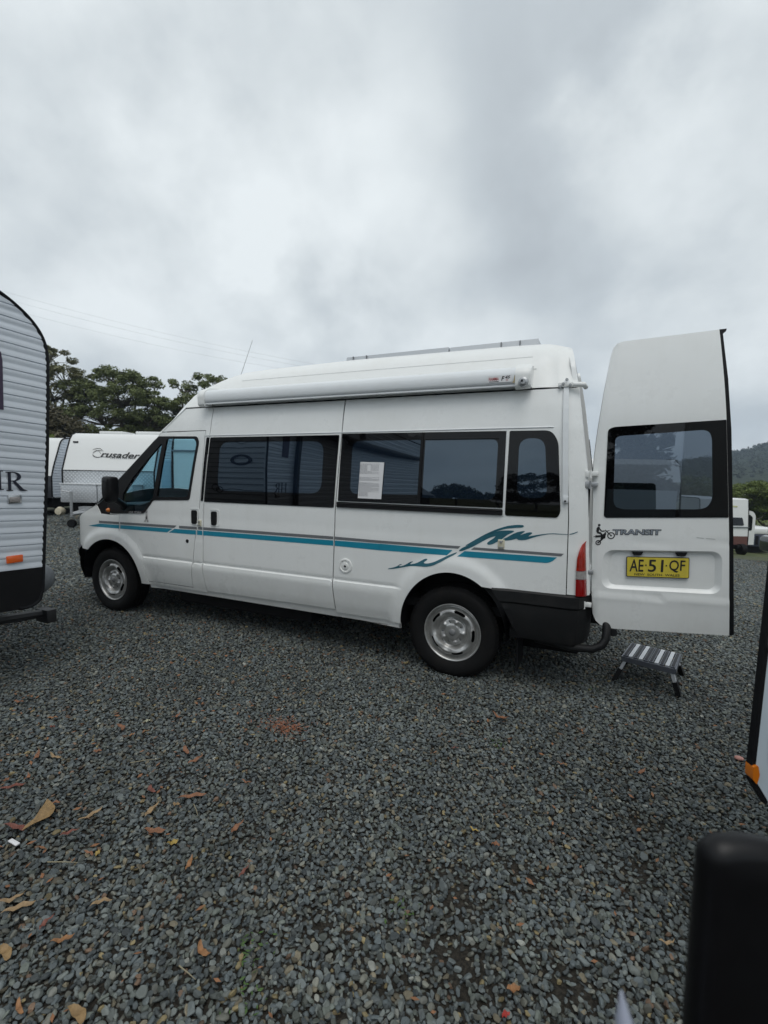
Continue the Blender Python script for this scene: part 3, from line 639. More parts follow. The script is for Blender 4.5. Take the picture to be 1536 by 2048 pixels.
WAVE = {'R1': [(0.09, 1.016), (0.16, 1.063), (0.237, 1.112), (0.312, 1.151), (0.386, 1.179), (0.450, 1.191), (0.491, 1.191), (0.501, 1.184), (0.489, 1.174), (0.442, 1.169), (0.377, 1.159), (0.313, 1.136), (0.237, 1.097), (0.161, 1.047), (0.122, 1.023)],
'R2': [(0.045, 0.975), (0.072, 1.001), (0.132, 1.03), (0.209, 1.078), (0.275, 1.122), (0.331, 1.141), (0.396, 1.149), (0.438, 1.148), (0.425, 1.136), (0.388, 1.117), (0.357, 1.086), (0.315, 1.059), (0.287, 1.042), (0.259, 1.037), (0.249, 1.047), (0.267, 1.065), (0.295, 1.085), (0.314, 1.105), (0.266, 1.088), (0.21, 1.053), (0.152, 1.016), (0.103, 0.992), (0.073, 0.977)],
'R3': [(0.352, 1.081), (0.389, 1.1), (0.43, 1.128), (0.47, 1.146), (0.511, 1.152), (0.493, 1.136), (0.471, 1.118), (0.503, 1.133), (0.534, 1.145), (0.56, 1.144), (0.543, 1.127), (0.526, 1.114), (0.552, 1.121), (0.614, 1.136), (0.683, 1.148), (0.743, 1.147), (0.78, 1.147), (0.781, 1.144), (0.735, 1.143), (0.675, 1.143), (0.614, 1.129), (0.553, 1.107), (0.509, 1.087), (0.463, 1.086), (0.454, 1.096), (0.418, 1.082), (0.376, 1.075)],
'R4': [(0.789, 1.149), (0.81, 1.155), (0.839, 1.168), (0.841, 1.164), (0.815, 1.15), (0.791, 1.145)],
'L1': [(0.043, 0.969), (-0.007, 0.949), (-0.079, 0.91), (-0.131, 0.881), (-0.184, 0.864), (-0.222, 0.864), (-0.19, 0.888), (-0.185, 0.898), (-0.206, 0.898), (-0.238, 0.878), (-0.271, 0.859), (-0.303, 0.848), (-0.331, 0.843), (-0.309, 0.861), (-0.298, 0.869), (-0.32, 0.865), (-0.359, 0.839), (-0.392, 0.823), (-0.42, 0.82), (-0.404, 0.832), (-0.387, 0.838), (-0.404, 0.839), (-0.437, 0.814), (-0.506, 0.793), (-0.508, 0.788), (-0.448, 0.798), (-0.414, 0.808), (-0.369, 0.819), (-0.331, 0.829), (-0.281, 0.835), (-0.237, 0.838), (-0.194, 0.839), (-0.141, 0.853), (-0.089, 0.881), (-0.027, 0.92), (0.023, 0.949)]}
decal('wave_graphic', [rounded(q, 0.02, 2) for q in WAVE.values()], tealdk, off=0.0022, label='dark teal breaking wave graphic crossing the stripe')

# --- handles, locks, flap, catches
def handle(xc, z0=1.016, z1=1.172, parent=van):
    q = rounded([(xc-0.062, z1), (xc+0.062, z1), (xc+0.058, z0), (xc-0.045, z0)], 0.028)
    o = panel('handle_recess', q, white, parent, off=0.004, res=0.02, holes=[shrink(q, 0.008)], thick=0.01)
    g = G(); f = side(0.012); q2 = rounded([(xc-0.034, z1-0.018), (xc+0.028, z1-0.018), (xc+0.026, z0+0.010), (xc-0.030, z0+0.010)], 0.02)
    g.prism(q2, 0.0, 0.02, lambda u, v, d: side(0.014)(u, v, d)); g.make('handle', blackp, parent)
    c_ = rounded([(xc-0.052, z1-0.008), (xc+0.052, z1-0.008), (xc+0.048, z0+0.006), (xc-0.038, z0+0.006)], 0.024)
handle(-2.505, parent=cabdoor); handle(-2.262, parent=slider)
g = G(); g.lathe([(0.0, -0.004), (0.016, -0.004), (0.019, 0.0), (0.019, 0.01)], side(0.0)(-2.602, 0.854), n=20); g.make('door_lock', blackp, cabdoor)
flap = [(-2.501, 0.858), (-2.415, 0.864), (-2.417, 0.668), (-2.524, 0.664)]
panel('fuel_flap', rounded(flap, 0.01), white, van, off=0.004, res=0.03, thick=0.006)
def hasp(x0, x1, z0, z1, nm='hasp', parent=van):
    cream = mat('aged_cream_plastic', (0.58, 0.55, 0.42), 0.5)
    g = G(); f = side(0.0); y = f((x0+x1)/2, (z0+z1)/2)[1]
    g.box((x0, y-0.010, z0), (x1, y+0.004, z1), 0.003); o = g.make(nm, cream, parent)
    g = G(); xm = (x0+x1)/2; g.lathe([(0, -0.010), (0.007, -0.010), (0.009, 0.0)], (xm, y-0.011, z1-0.016), n=12); g.tube([(xm-0.014, y-0.016, z1-0.006), (xm, y-0.018, z1-0.013), (xm+0.012, y-0.016, z1-0.008)], 0.003, 6)
    g.make('catch_pin', galv, o); g = G(); g.box((x0+0.006, y-0.013, z0+0.006), (x1-0.006, y-0.009, z0+0.016)); g.make('catch_slot', galv, o)
hasp(-2.458, -2.420, 1.006, 1.064); hasp(0.328, 0.373, 1.016, 1.082)
dg = G(); c = side(0.0)(-0.882, 0.779); dg.lathe([(0.060, 0.004), (0.058, -0.007), (0.048, -0.009), (0.044, -0.002), (0.026, -0.003), (0.024, -0.012), (0.0, -0.013)], c, n=36)
dial = dg.make('gas_port', fibre, van, label='round white filler port with a keyed centre')
g = G(); g.box((c[0]-0.006, c[1]-0.018, c[2]-0.008), (c[0]+0.012, c[1]-0.012, c[2]+0.003)); g.lathe([(0.0, -0.016), (0.007, -0.016), (0.007, -0.01)], c, n=10); g.make('port_key', ink, dial)
for a in range(4): t = PI/4+a*PI/2; g = G(); g.lathe([(0, -0.009), (0.003, -0.009), (0.004, -0.006)], (c[0]+0.052*math.cos(t), c[1], c[2]+0.052*math.sin(t)), n=8); g.make('screw', galv, dial)
g = G(); p0 = side(0.006)(-3.705, 1.100); g.lathe([(0, -0.024), (0.012, -0.021), (0.021, -0.010), (0.024, 0.006)], p0, n=18); g.make('side_indicator', amber, van)
f7 = side(0.0072)
text_on('model_badge', '125 T350', -3.395, -3.218, 1.077, 1.101, f7, mat('badge_grey', (0.45, 0.46, 0.47), 0.4), van, tilt=0.03, bold=0.02)
# little dog sticker by the door window
g = G(); st = [(-3.185, 1.008), (-3.165, 1.03), (-3.160, 1.08), (-3.170, 1.10), (-3.160, 1.128), (-3.140, 1.132), (-3.128, 1.112), (-3.138, 1.095), (-3.128, 1.05), (-3.118, 1.008), (-3.135, 1.006), (-3.145, 1.03), (-3.155, 1.008)]
decal('dog_sticker', [st], mat('sticker_grey', (0.42, 0.42, 0.41), 0.5), off=0.003)
STK = decal('sticker_marks', [[(-3.158, 1.10), (-3.148, 1.118), (-3.142, 1.100)], [(-3.155, 1.05), (-3.142, 1.07), (-3.136, 1.04), (-3.146, 1.03)], [(-3.128, 1.008), (-3.120, 1.03), (-3.118, 1.008)]], ink, off=0.004); STK['kind'] = 'stuff'

# --- wing mirror
g = G(); q = rounded([(-3.456, 1.459), (-3.28, 1.452), (-3.27, 1.30), (-3.30, 1.222), (-3.37, 1.190), (-3.43, 1.215), (-3.458, 1.28)], [0.03, 0.03, 0.03, 0.03, 0.03, 0.03, 0.03], 4)
cx_, cz_ = -3.37, 1.33
V = []; F = []; n = len(q); lay = [(-0.275, 0.55), (-0.268, 0.86), (-0.250, 0.98), (-0.225, 1.0), (-0.185, 0.99), (-0.170, 0.95)]
for (y, k) in lay: V += [(cx_-0.005+(x-cx_)*k*0.66, y, cz_+(z-cz_)*k) for x, z in q]
for i in range(len(lay)-1): F += [(i*n+j, i*n+(j+1) % n, (i+1)*n+(j+1) % n, (i+1)*n+j) for j in range(n)]
F += [tuple(range(n))[::-1], tuple((len(lay)-1)*n+j for j in range(n))]
g.add(V, F); mir = g.make('wing_mirror', blackp, van, sharp=60)
g = G(); g.tube([(-3.40, -0.17, 1.24), (-3.44, -0.06, 1.19), (-3.50, 0.02, 1.15)], [0.035, 0.03, 0.04], 12); g.make('mirror_arm', blackp, mir)

# --- tail light at the rear corner
def tail_light():
    prof = [(0.844, 0.742), (0.838, 0.90), (0.843, 1.02), (0.858, 1.075), (0.882, 1.104)]
    root = None
    for z0, z1, m_, nm in ((0.742, 0.852, redl, 'lamp_lower'), (0.855, 0.906, clearl, 'lamp_reverse'), (0.909, 1.106, redl2, 'lamp_upper')):
        V = []; F = []; zs = np.linspace(z0, z1, 10 if z1-z0 > 0.15 else 5); K = 9
        for z in zs:
            xl = float(np.interp(z, [0.742, 0.90, 1.0, 1.05, 1.085, 1.106], [0.846, 0.842, 0.846, 0.856, 0.872, 0.893])); xr = float(rearx(z))-0.008
            for k in range(K):
                t = k/(K-1)*PI/2
                ex = xl+(xr-xl)*math.sin(t)**1.0; y = float(S(min(xl+0.0, 0.95), z))-0.014+0.10*(1-math.cos(t))**1.3
                V.append((ex, y, z))
            V.append((xr-0.005, y+0.07, z)); 
        K2 = K+1
        for i in range(len(zs)-1):
            for k in range(K2-1): F.append((i*K2+k, i*K2+k+1, (i+1)*K2+k+1, (i+1)*K2+k))
        # left edge return
        n0 = len(V)
        for i, z in enumerate(zs): a = V[i*K2]; V.append((a[0]-0.001, a[1]+0.02, a[2]))
        for i in range(len(zs)-1): F.append((i*K2, (i+1)*K2, n0+i+1, n0+i))
        me = mesh(nm, V, F, True, 60)
        if root is None:
            root = link('tail_light', me, m_, van)
        else: link(nm, me, m_, root)
tail_light()

# --- rear face frame, closed right hand door, interior
def rear(y, z, d=0.0): return (float(rearx(z))+0.004-d, y, z)
hw = lambda z, x=0.9: float(S(float(rearx(z)), z))
zs = np.linspace(0.755, 2.42, 16)
out_r = [(hw(z) if z > 0.75 else 0.09, z) for z in zs]; out_r[-1] = (0.36, 2.44)
outl = out_r+[(WID/2, 2.485)]+[(WID-y, z) for y, z in out_r[::-1]]
hole_r = rounded([(0.20, 0.80), (0.20, 1.5), (0.33, 2.36), (WID-0.33, 2.36), (WID-0.20, 1.5), (WID-0.20, 0.80)], 0.06)
panel('rear_frame', outl, white, van, fn=rear, res=0.06, holes=[hole_r], thick=0.03)
rd = rounded([(WID/2+0.005, 0.54), (WID/2+0.005, 2.40), (WID-0.30, 2.37), (WID-0.155, 1.5), (WID-0.15, 0.54)], 0.05)
rdo = panel('rear_right_door', rd, white, van, fn=lambda y, z, d=0.0: rear(y, z, d-0.02), res=0.08, thick=0.05)
panel('window_glass', rounded([(WID/2+0.06, 1.25), (WID/2+0.06, 1.85), (WID-0.26, 1.84), (WID-0.20, 1.25)], 0.05), wglass, rdo, fn=lambda y, z, d=0.0: rear(y, z, d-0.026), res=0.1)
inn = mat('beige_interior', (0.34, 0.32, 0.28), 0.7)
g = G(); g.box((-2.4, 0.12, 0.50), (0.85, WID-0.12, 0.56)); g.make('cabin_floor', dark, van)
g = G(); g.box((-2.05, 0.22, 0.56), (-2.0, WID-0.22, 2.30)); g.make('bulkhead', inn, van); g = G(); g.box((-2.0, WID-0.65, 0.56), (0.5, WID-0.2, 1.15)); g.make('interior_cupboard', inn, van)
g = G(); g.box((0.72, 0.16, 0.57), (0.80, WID-0.16, 0.62)); g.make('rear_threshold', galv, van); g = G(); g.box((0.0, WID/2+0.35, 0.57), (0.6, WID-0.25, 2.1)); g.make('rear_unit', inn, van)
g = G(); g.box((-4.0, 0.25, 0.30), (-0.55, WID-0.25, 0.50)); g.box((-0.5, 0.42, 0.34), (0.85, WID-0.42, 0.55)); g.tube([(0, 0.2, 0.35), (0, WID-0.2, 0.35)], 0.06, 10); g.tube([(-1.9, 0.3, 0.30), (0.6, 0.5, 0.30)], 0.035, 8)
g.box((-4.3, 0.28, 0.36), (-3.25, 0.36, 0.86)); g.box((-4.3, WID-0.36, 0.36), (-3.25, WID-0.28, 0.86)); g.box((-0.42, 0.33, 0.36), (0.48, 0.42, 0.88)); g.box((-0.42, WID-0.42, 0.36), (0.48, WID-0.33, 0.88))
g.box((-4.25, 0.1, 0.84), (-3.25, WID-0.1, 0.88)); g.box((-0.42, 0.06, 0.855), (0.48, WID-0.06, 0.89)); g.box((-2.9, 0.16, 0.19), (-1.3, 0.75, 0.46), 0.04); g.box((-2.9, 1.1, 0.2), (-0.7, WID-0.16, 0.46), 0.04); g.box((-1.2, 0.3, 0.24), (-0.5, 0.9, 0.45), 0.05); g.box((0.45, 0.35, 0.22), (0.88, WID-0.3, 0.4), 0.03)  # low tank-like boxes added to deepen the shadow under the van
UB = g.make('underbody_and_shade_boxes', dark, van); UB['kind'] = 'stuff'
# arch liners
for i, (xc, a, b) in enumerate(ARCH):
    for s in (1, -1):
        V = []; F = []; P_ = [p for p in arch_pts(i, -5, 185, 30, 0.004)]
        for x, z in P_:
            for y in (float(S(x, max(z, 0.4)))+0.004, 0.42): V.append((x, y if s > 0 else WID-y, z))
        for k in range(29): F.append((2*k, 2*k+1, 2*k+3, 2*k+2))
        link('arch_liner', mesh('arch_liner', V, F), seal, van)
# seats, dash, wheel in the cab
fab = mat('grey_seat_cloth', (0.045, 0.047, 0.052), 0.9)
for yc in (0.50, WID-0.50):
    g = G(); g.box((-3.15, yc-0.25, 0.75), (-2.62, yc+0.25, 0.98), 0.05); g.obox((-2.62, yc, 1.28), (0.05, 0, 0.015), (0, 0.23, 0), (0.06, 0, -0.30)); g.box((-2.60, yc-0.13, 1.60), (-2.50, yc+0.13, 1.78), 0.03); g.make('seat', fab, van)
g = G(); g.box((-3.78, 0.16, 0.85), (-3.45, WID-0.16, 1.17), 0.05); g.make('dashboard', blackp, van)
g = G(); g.tube([(-3.32+0.07*math.sin(t), WID-0.5+0.19*math.cos(t), 1.18+0.17*math.sin(t)) for t in np.linspace(0, 2*PI, 25)], 0.014, 8, cap=False); g.tube([(-3.32, WID-0.5, 1.18), (-3.5, WID-0.5, 1.05)], 0.03, 8); g.make('steering_wheel', blackp, van)

# --- bumpers and mud flap
def loft_bumper(name, pts, sec, m_):
    V = []; F = []; n = len(sec)
    for (x, y, nx, ny, k) in pts:
        for (o_, z) in sec: V.append((x+nx*o_, y+ny*o_, z[0]+(z[1])*k if isinstance(z, tuple) else z))
    for i in range(len(pts)-1):
        for j in range(n-1): F.append((i*n+j, i*n+j+1, (i+1)*n+j+1, (i+1)*n+j))
    return link(name, mesh(name, V, F, True, 35), m_, van)
def bumpers():
    # front: wraps round the nose
    P_ = []
    for x in np.linspace(-4.17, -4.64, 16): P_.append((x, float(S(x, 0.6))))
    for y in np.linspace(P_[-1][1], WID/2, 8)[1:]: P_.append((-4.66-0.02*math.sin((y-P_[15][1])*2), y))
    P_ = P_+[(x, WID-y) for x, y in P_[::-1][1:]]
    pts = []
    for i, (x, y) in enumerate(P_):
        a = np.array(P_[max(i-1, 0)]); b = np.array(P_[min(i+1, len(P_)-1)]); t = (b-a)/np.linalg.norm(b-a); pts.append((x, y, -abs(t[1]) if True else 0, -t[0]*-1 if False else (t[0]*1.0), 1.0))
    sec = [(-0.03, 0.75), (0.004, 0.75), (0.022, 0.725), (0.026, 0.66), (0.012, 0.635), (0.016, 0.60), (0.010, 0.45), (-0.02, 0.34), (-0.10, 0.32)]
    # slope the top edge down towards the arch
    V = []; F = []; n = len(sec)
    for i, (x, y, nx, ny, k) in enumerate(pts):
        up = 0.055*np.clip((x+4.62)/0.4, 0, 1)
        for (o_, z) in sec: V.append((x+nx*o_, y+ny*o_, z-(up*1.2 if z > 0.58 else 0)))
    for i in range(len(pts)-1):
        for j in range(n-1): F.append((i*n+j, i*n+j+1, (i+1)*n+j+1, (i+1)*n+j))
    link('front_bumper', mesh('front_bumper', V, F, True, 35), greyp, van)
    # rear: corner cap behind the wheel and a beam across
    sec = [(-0.02, 0.742), (0.006, 0.739), (0.016, 0.728), (0.018, 0.655), (0.006, 0.640), (0.008, 0.60), (0.004, 0.46), (-0.012, 0.40), (-0.06, 0.385)]
    Q = [(x, float(S(x, 0.70))) for x in np.linspace(0.30, 0.86, 14)]+[(0.905, 0.085), (0.935, 0.14), (0.94, 0.25)]+[(0.94, y) for y in np.linspace(0.4, WID-0.4, 6)]
    Q = Q+[(x, WID-y) for x, y in Q[::-1] if y < 0.39]
    V = []; F = []; n = len(sec)
    for i, (x, y) in enumerate(Q):
        a = np.array(Q[max(i-1, 0)]); b = np.array(Q[min(i+1, len(Q)-1)]); t = (b-a)/np.linalg.norm(b-a); nx, ny = t[1], -t[0]
        for (o_, z) in sec:
            xx = x+nx*o_
            if x < 0.42: xx = max(xx, float(np.interp(z, [0.385, 0.45, 0.55, 0.64, 0.742], [0.50, 0.47, 0.42, 0.365, 0.285])))
            V.append((xx, y+ny*o_, z))
    for i in range(len(Q)-1):
        for j in range(n-1): F.append((i*n+j, (i+1)*n+j, (i+1)*n+j+1, i*n+j+1))
    link('rear_bumper', mesh('rear_bumper', V, F, True, 35), greyp, van)
    for s in (1, -1):
        g = G(); y0, y1 = (0.05, 0.33) if s > 0 else (WID-0.33, WID-0.05); g.box((0.475, y0, 0.14), (0.485, y1, 0.50)); g.make('mud_flap', seal, van)
bumpers()
g = G(); tb = [(0.62, 0.12, 0.375), (0.86, 0.06, 0.372), (0.99, 0.05, 0.385), (1.045, 0.06, 0.415), (1.07, 0.08, 0.46), (1.07, 0.10, 0.53), (1.05, 0.14, 0.58), (0.97, 0.22, 0.60)]
tb = [(x-0.026, y, z) for x, y, z in tb]; g.tube(tb, 0.0265, 14); g.tube([(x, WID-y, z) for x, y, z in tb], 0.0265, 14); g.tube([(1.085, 0.10, 0.50), (1.085, WID-0.10, 0.50)], 0.026, 12)
g.box((0.93, 0.55, 0.42), (1.02, 0.70, 0.54)); g.make('rear_step_bar', greyp, van)
# grille and headlights at the nose
for z in (0.79, 0.825, 0.86): g = G(); g.box((-4.69, 0.62, z), (-4.655, WID-0.62, z+0.018), 0.004); g.make('grille_bar', blackp, van)
panel('headlight', rounded([(-4.63, 0.775), (-4.60, 0.855), (-4.50, 0.915), (-4.56, 0.76)], 0.02), clearl, van, off=0.006, res=0.02)
panel('headlight', rounded([(-4.63, 0.775), (-4.60, 0.855), (-4.50, 0.915), (-4.56, 0.76)], 0.02), clearl, van, off=0.006, res=0.02, s=-1)
g = G(); g.box((-4.655, 0.48, 0.62), (-4.60, WID-0.48, 0.90), 0.02); g.make('nose_panel', white, van)

# --- wheels
def wheel_parts():
    R_, rr_ = 0.347, 0.2165
    prof = [(rr_-0.006, 0.075), (rr_, 0.012), (rr_+0.014, 0.004), (0.262, -0.006), (0.300, -0.006), (0.325, 0.004), (0.338, 0.018)]
    tread = []
    xs = [0.026, 0.05, 0.054, 0.062, 0.066, 0.095, 0.099, 0.107, 0.111, 0.14, 0.144, 0.152, 0.156, 0.185]
    for i, x in enumerate(xs): tread.append((R_-(0.009 if i % 4 in (2, 3) and 2 <= i <= 12 else 0.0)-0.002*abs(x-0.107)/0.08, x))
    prof = prof+tread+[(0.338, 0.196), (0.30, 0.215), (0.25, 0.213), (rr_, 0.20)]
    g = G(); g.lathe(prof, n=96); 
    # shoulder blocks
    for k in range(72):
        t = 2*PI*k/72
        for (h0, h1) in ((0.010, 0.045),):
            a = R_-0.004; c_, s_ = math.cos(t), math.sin(t); c2, s2 = math.cos(t+0.055), math.sin(t+0.055)
            r0_, r1_ = 0.326, R_+0.0035
            V = [(r0_*c_, 0.0035, r0_*s_), (r0_*c2, 0.0035, r0_*s2), (r1_*c2, 0.028, r1_*s2), (r1_*c_, 0.028, r1_*s_), (r1_*c_, 0.052, r1_*s_), (r1_*c2, 0.052, r1_*s2), (0.33*c_, 0.03, 0.33*s_), (0.33*c2, 0.03, 0.33*s2)]
            g.add(V, [(0, 1, 2, 3), (3, 2, 5, 4), (0, 3, 4, 6), (1, 7, 5, 2)])
    tyre = mesh('tyre', g.V, g.F, True, 30)
    # pressed steel rim as a radial grid
    nr, na = 46, 180; rs = np.concatenate([np.linspace(0.026, 0.200, 38), [0.203, 0.207, 0.2105, 0.214, 0.2175, 0.2185, 0.216, 0.212]])
    base = lambda r: np.interp(r, [0.026, 0.055, 0.062, 0.098, 0.106, 0.112, 0.130, 0.152, 0.172, 0.182, 0.190, 0.200, 0.207, 0.2145, 0.219], [0.018, 0.020, 0.026, 0.030, 0.046, 0.046, 0.012, 0.006, 0.016, 0.046, 0.050, 0.034, 0.010, 0.004, 0.006])
    V = []; F = []
    for i, r in enumerate(rs):
        for k in range(na):
            t = 2*PI*k/na; h = float(base(r))
            if i >= len(rs)-2: h = 0.008+0.012*(i-len(rs)+3)
            u = math.cos(5*(t-rad(70)))     # slots
            if 0.115 < r < 0.180: h += -0.008*math.exp(-((r-0.148)/0.02)**2)*max(0, u)+0.010*math.exp(-((r-0.135)/0.02)**2)*max(0, -u)
            v5 = math.cos(5*(t-rad(106)))   # lug pads
            if 0.055 < r < 0.105: h += -0.012*max(0, -v5)**2*math.exp(-((r-0.08)/0.018)**2)+0.004*max(0, v5)
            V.append((r*math.cos(t), h, r*math.sin(t)))
    def inslot(r, t):
        d = ((t-rad(70)+rad(36)) % rad(72))-rad(36); w_ = 0.042; a = d*0.160
        return abs(r-0.1635) < 0.0105*math.sqrt(max(0, 1-max(0, (abs(a)-w_*0.72)/(w_*0.3))**2)) if abs(a) < w_ else False
    def inlug(r, t):
        d = ((t-rad(106)+rad(36)) % rad(72))-rad(36); return (r-0.080)**2+(d*0.08)**2 < 0.0095**2
    for i in range(len(rs)-1):
        rm = (rs[i]+rs[i+1])/2
        for k in range(na):
            t = 2*PI*(k+0.5)/na
            if rm < 0.19 and (inslot(rm, t) or inlug(rm, t)): continue
            F.append((i*na+k, i*na+(k+1) % na, (i+1)*na+(k+1) % na, (i+1)*na+k))
    rim = mesh('rim', V, F, True, 55)
    g = G(); g.lathe([(0, 0.006), (0.020, 0.007), (0.025, 0.011), (0.027, 0.022)], n=28)
    cap = mesh('centre_cap', g.V, g.F, True, 40)
    g = G(); g.lathe([(0, 0.036), (0.0085, 0.037), (0.0095, 0.056)], (0, 0, 0), n=6)
    lug = mesh('wheel_nut', g.V, g.F, False)
    g = G(); g.lathe([(0.02, 0.075), (0.19, 0.075), (0.205, 0.09), (0.212, 0.19)], n=40)
    drum = mesh('brake_drum', g.V, g.F, True, 40)
    return tyre, rim, cap, lug, drum
WP = wheel_parts()
def wheel_at(x, y, s, rot, parent, z=0.345):
    root = bpy.data.objects.new('wheel', None); COL.objects.link(root); root.parent = parent; root.location = Vector((x, y, z))-BASE.get(parent.name, Vector((0, 0, 0)))
    root.rotation_euler = (0, rot, 0) if s > 0 else (0, rot, PI)
    for nm, me, m_ in zip(('tyre', 'rim', 'centre_cap', 'wheel_nut', 'brake_drum'), WP, (tyre_m, steel, mat('dull_cap', (0.24, 0.245, 0.25), 0.5, metal=0.4, dirt=(0.1, 0.09, 0.07, 0.5), dscale=30), galv, dark)):
        o = bpy.data.objects.new(nm, me); COL.objects.link(o)
        if not me.materials: me.materials.append(m_)
        o.parent = root
        if nm == 'wheel_nut':
            o.location = (0.080*math.cos(rad(106)), 0, 0.080*math.sin(rad(106)))
            for k in range(1, 5): c = o.copy(); COL.objects.link(c); c.parent = root; c.location = (0.080*math.cos(rad(106+72*k)), 0, 0.080*math.sin(rad(106+72*k)))
    return root
wheel_at(0, 0.052, 1, 0.0, van); wheel_at(-3.75, 0.050, 1, 0.4, van); wheel_at(0, WID-0.052, -1, 0.2, van); wheel_at(-3.75, WID-0.05, -1, 0.9, van)

# --- awning
def awning():
    sec = [(0.135, 2.150), (0.03, 2.128), (0.004, 2.124), (-0.006, 2.130), (-0.004, 2.142), (-0.010, 2.146), (-0.016, 2.165), (-0.016, 2.205), (-0.006, 2.236), (0.018, 2.256), (0.05, 2.266), (0.16, 2.285), (0.2, 2.28)]
    V = []; F = []; xs = [-2.36, 0.405]; n = len(sec)
    for x in xs: V += [(x, y, z) for y, z in sec]
    F = [(j, n+j, n+j+1, j+1) for j in range(n-1)]
    case = link('awning_case', mesh('awning_case', V, F, True, 50), alu_w, van)
    V = [];
    g = G(); q = rounded([(0.20, 2.135), (0.0, 2.108), (-0.022, 2.125), (-0.028, 2.21), (-0.006, 2.250), (0.05, 2.282), (0.20, 2.305)], 0.02)
    def cap(x0, x1, nm, sc=1.0):
        g = G(); L_ = [(x0, 0.86), (x0+(x1-x0)*0.12, 0.97), (x0+(x1-x0)*0.5, 1.0), (x1-(x1-x0)*0.0, 1.0)]; V = []; F = []; m_ = len(q)
        for x, k in L_: V += [(x, 0.09+(y-0.09)*k, 2.2+(z-2.2)*k) for y, z in q]
        for i in range(3): F += [(i*m_+j, i*m_+(j+1) % m_, (i+1)*m_+(j+1) % m_, (i+1)*m_+j) for j in range(m_)]
        F += [tuple(range(m_)), tuple(3*m_+j for j in range(m_))]; g.add(V, F); return g.make(nm, fibre, case, sharp=45)
    cap(-2.44, -2.355, 'awning_end_cap')
    ec = cap(0.505, 0.405, 'awning_end_cap')
    g = G(); g.lathe([(0, -0.045), (0.016, -0.045), (0.020, -0.035), (0.030, -0.03), (0.034, -0.015), (0.034, 0.02)], (0.460, -0.01, 2.150), n=24); g.make('winch_socket', galv, case)
    g = G(); g.box((0.448, -0.058, 2.146), (0.462, -0.050, 2.160)); g.make('winch_eye', ink, case)
    f = lambda u, v, d=0: (u, -0.0175-d*0.0, v)
    g = G(); g.add([(0.222, -0.0168, 2.158), (0.382, -0.0168, 2.158), (0.382, -0.0168, 2.204), (0.222, -0.0168, 2.204)], [(0, 1, 2, 3)]); g.make('awning_label_patch', paper, case, smooth=False)
    text_on('awning_maker_text', 'FIAMMA', 0.228, 0.296, 2.171, 2.193, f, redv, case, bold=0.02)
    g = G(); g.add([(0.228, -0.0175, 2.162), (0.296, -0.0175, 2.162), (0.296, -0.0175, 2.1665), (0.228, -0.0175, 2.1665)], [(0, 1, 2, 3)]); g.make('awning_text_rule', ink, case, smooth=False)
    text_on('awning_model_letter', 'F', 0.312, 0.334, 2.168, 2.198, f, ink, case, bold=0.03, shear=0.25)
    text_on('awning_model_text', '45', 0.336, 0.372, 2.180, 2.200, f, ink, case, bold=0.03, shear=0.25)
    text_on('awning_small_text', 'Ti', 0.342, 0.358, 2.165, 2.174, f, redv, case, bold=0.02, shear=0.2)
    stain = mat('rust_stain', (0.42, 0.34, 0.20), 0.6)
    g = G(); g.add([(0.386, -0.0170, 2.150), (0.405, -0.0170, 2.150), (0.405, -0.0170, 2.20), (0.399, -0.0170, 2.20), (0.394, -0.0170, 2.165)], [(0, 1, 2, 3, 4)]); g.make('stain', stain, case, smooth=False)
awning()
# strap post behind the rear window, top clamp
g = G(); ptop = side(0.0)(0.725, 2.110); pbot = side(0.0)(0.755, 1.401)
pl_ = [Vector(side(0.022)(0.722+(0.754-0.722)*t, 2.165-(2.165-1.40)*t)) for t in np.linspace(0, 1, 9)]
V = []; F = []
for p in pl_: V += [(p.x-0.017, p.y, p.z), (p.x+0.017, p.y, p.z), (p.x+0.017, p.y+0.014, p.z), (p.x-0.017, p.y+0.014, p.z)]
for i in range(8):
    for j in range(4): F.append((i*4+j, i*4+(j+1) % 4, (i+1)*4+(j+1) % 4, (i+1)*4+j))
F += [(3, 2, 1, 0), (32, 33, 34, 35)]
g.add(V, F); post = g.make('awning_support_post', alu_w, van, smooth=False)
g = G(); p = side(0.02)(0.755, 1.376); g.box((0.738, p[1]-0.004, 1.352), (0.772, p[1]+0.02, 1.402), 0.004); g.make('post_foot', alu_w, post)
g = G(); g.lathe([(0, -0.012), (0.006, -0.012), (0.007, -0.002)], (0.755, p[1], 1.365), n=10); g.make('post_rivet', ink, post)
g = G(); p = side(0.02)(0.718, 2.130); g.box((0.672, p[1]-0.012, 2.118), (0.764, p[1]+0.02, 2.150), 0.006); g.make('post_clamp', fibre, post)
for x, z in ((0.687, 2.122), (0.704, 2.140), (0.748, 2.130), (0.725, 2.166)): g = G(); g.lathe([(0, -0.016), (0.008, -0.016), (0.011, 0.0)], (x, p[1]-0.006, z), n=8); g.make('clamp_bolt', galv, post)
g = G(); g.tube([(0.76, p[1]+0.005, 2.135), (0.83, p[1]+0.03, 2.135), (0.84, p[1]+0.10, 2.13)], 0.017, 10); g.make('clamp_arm', fibre, post)

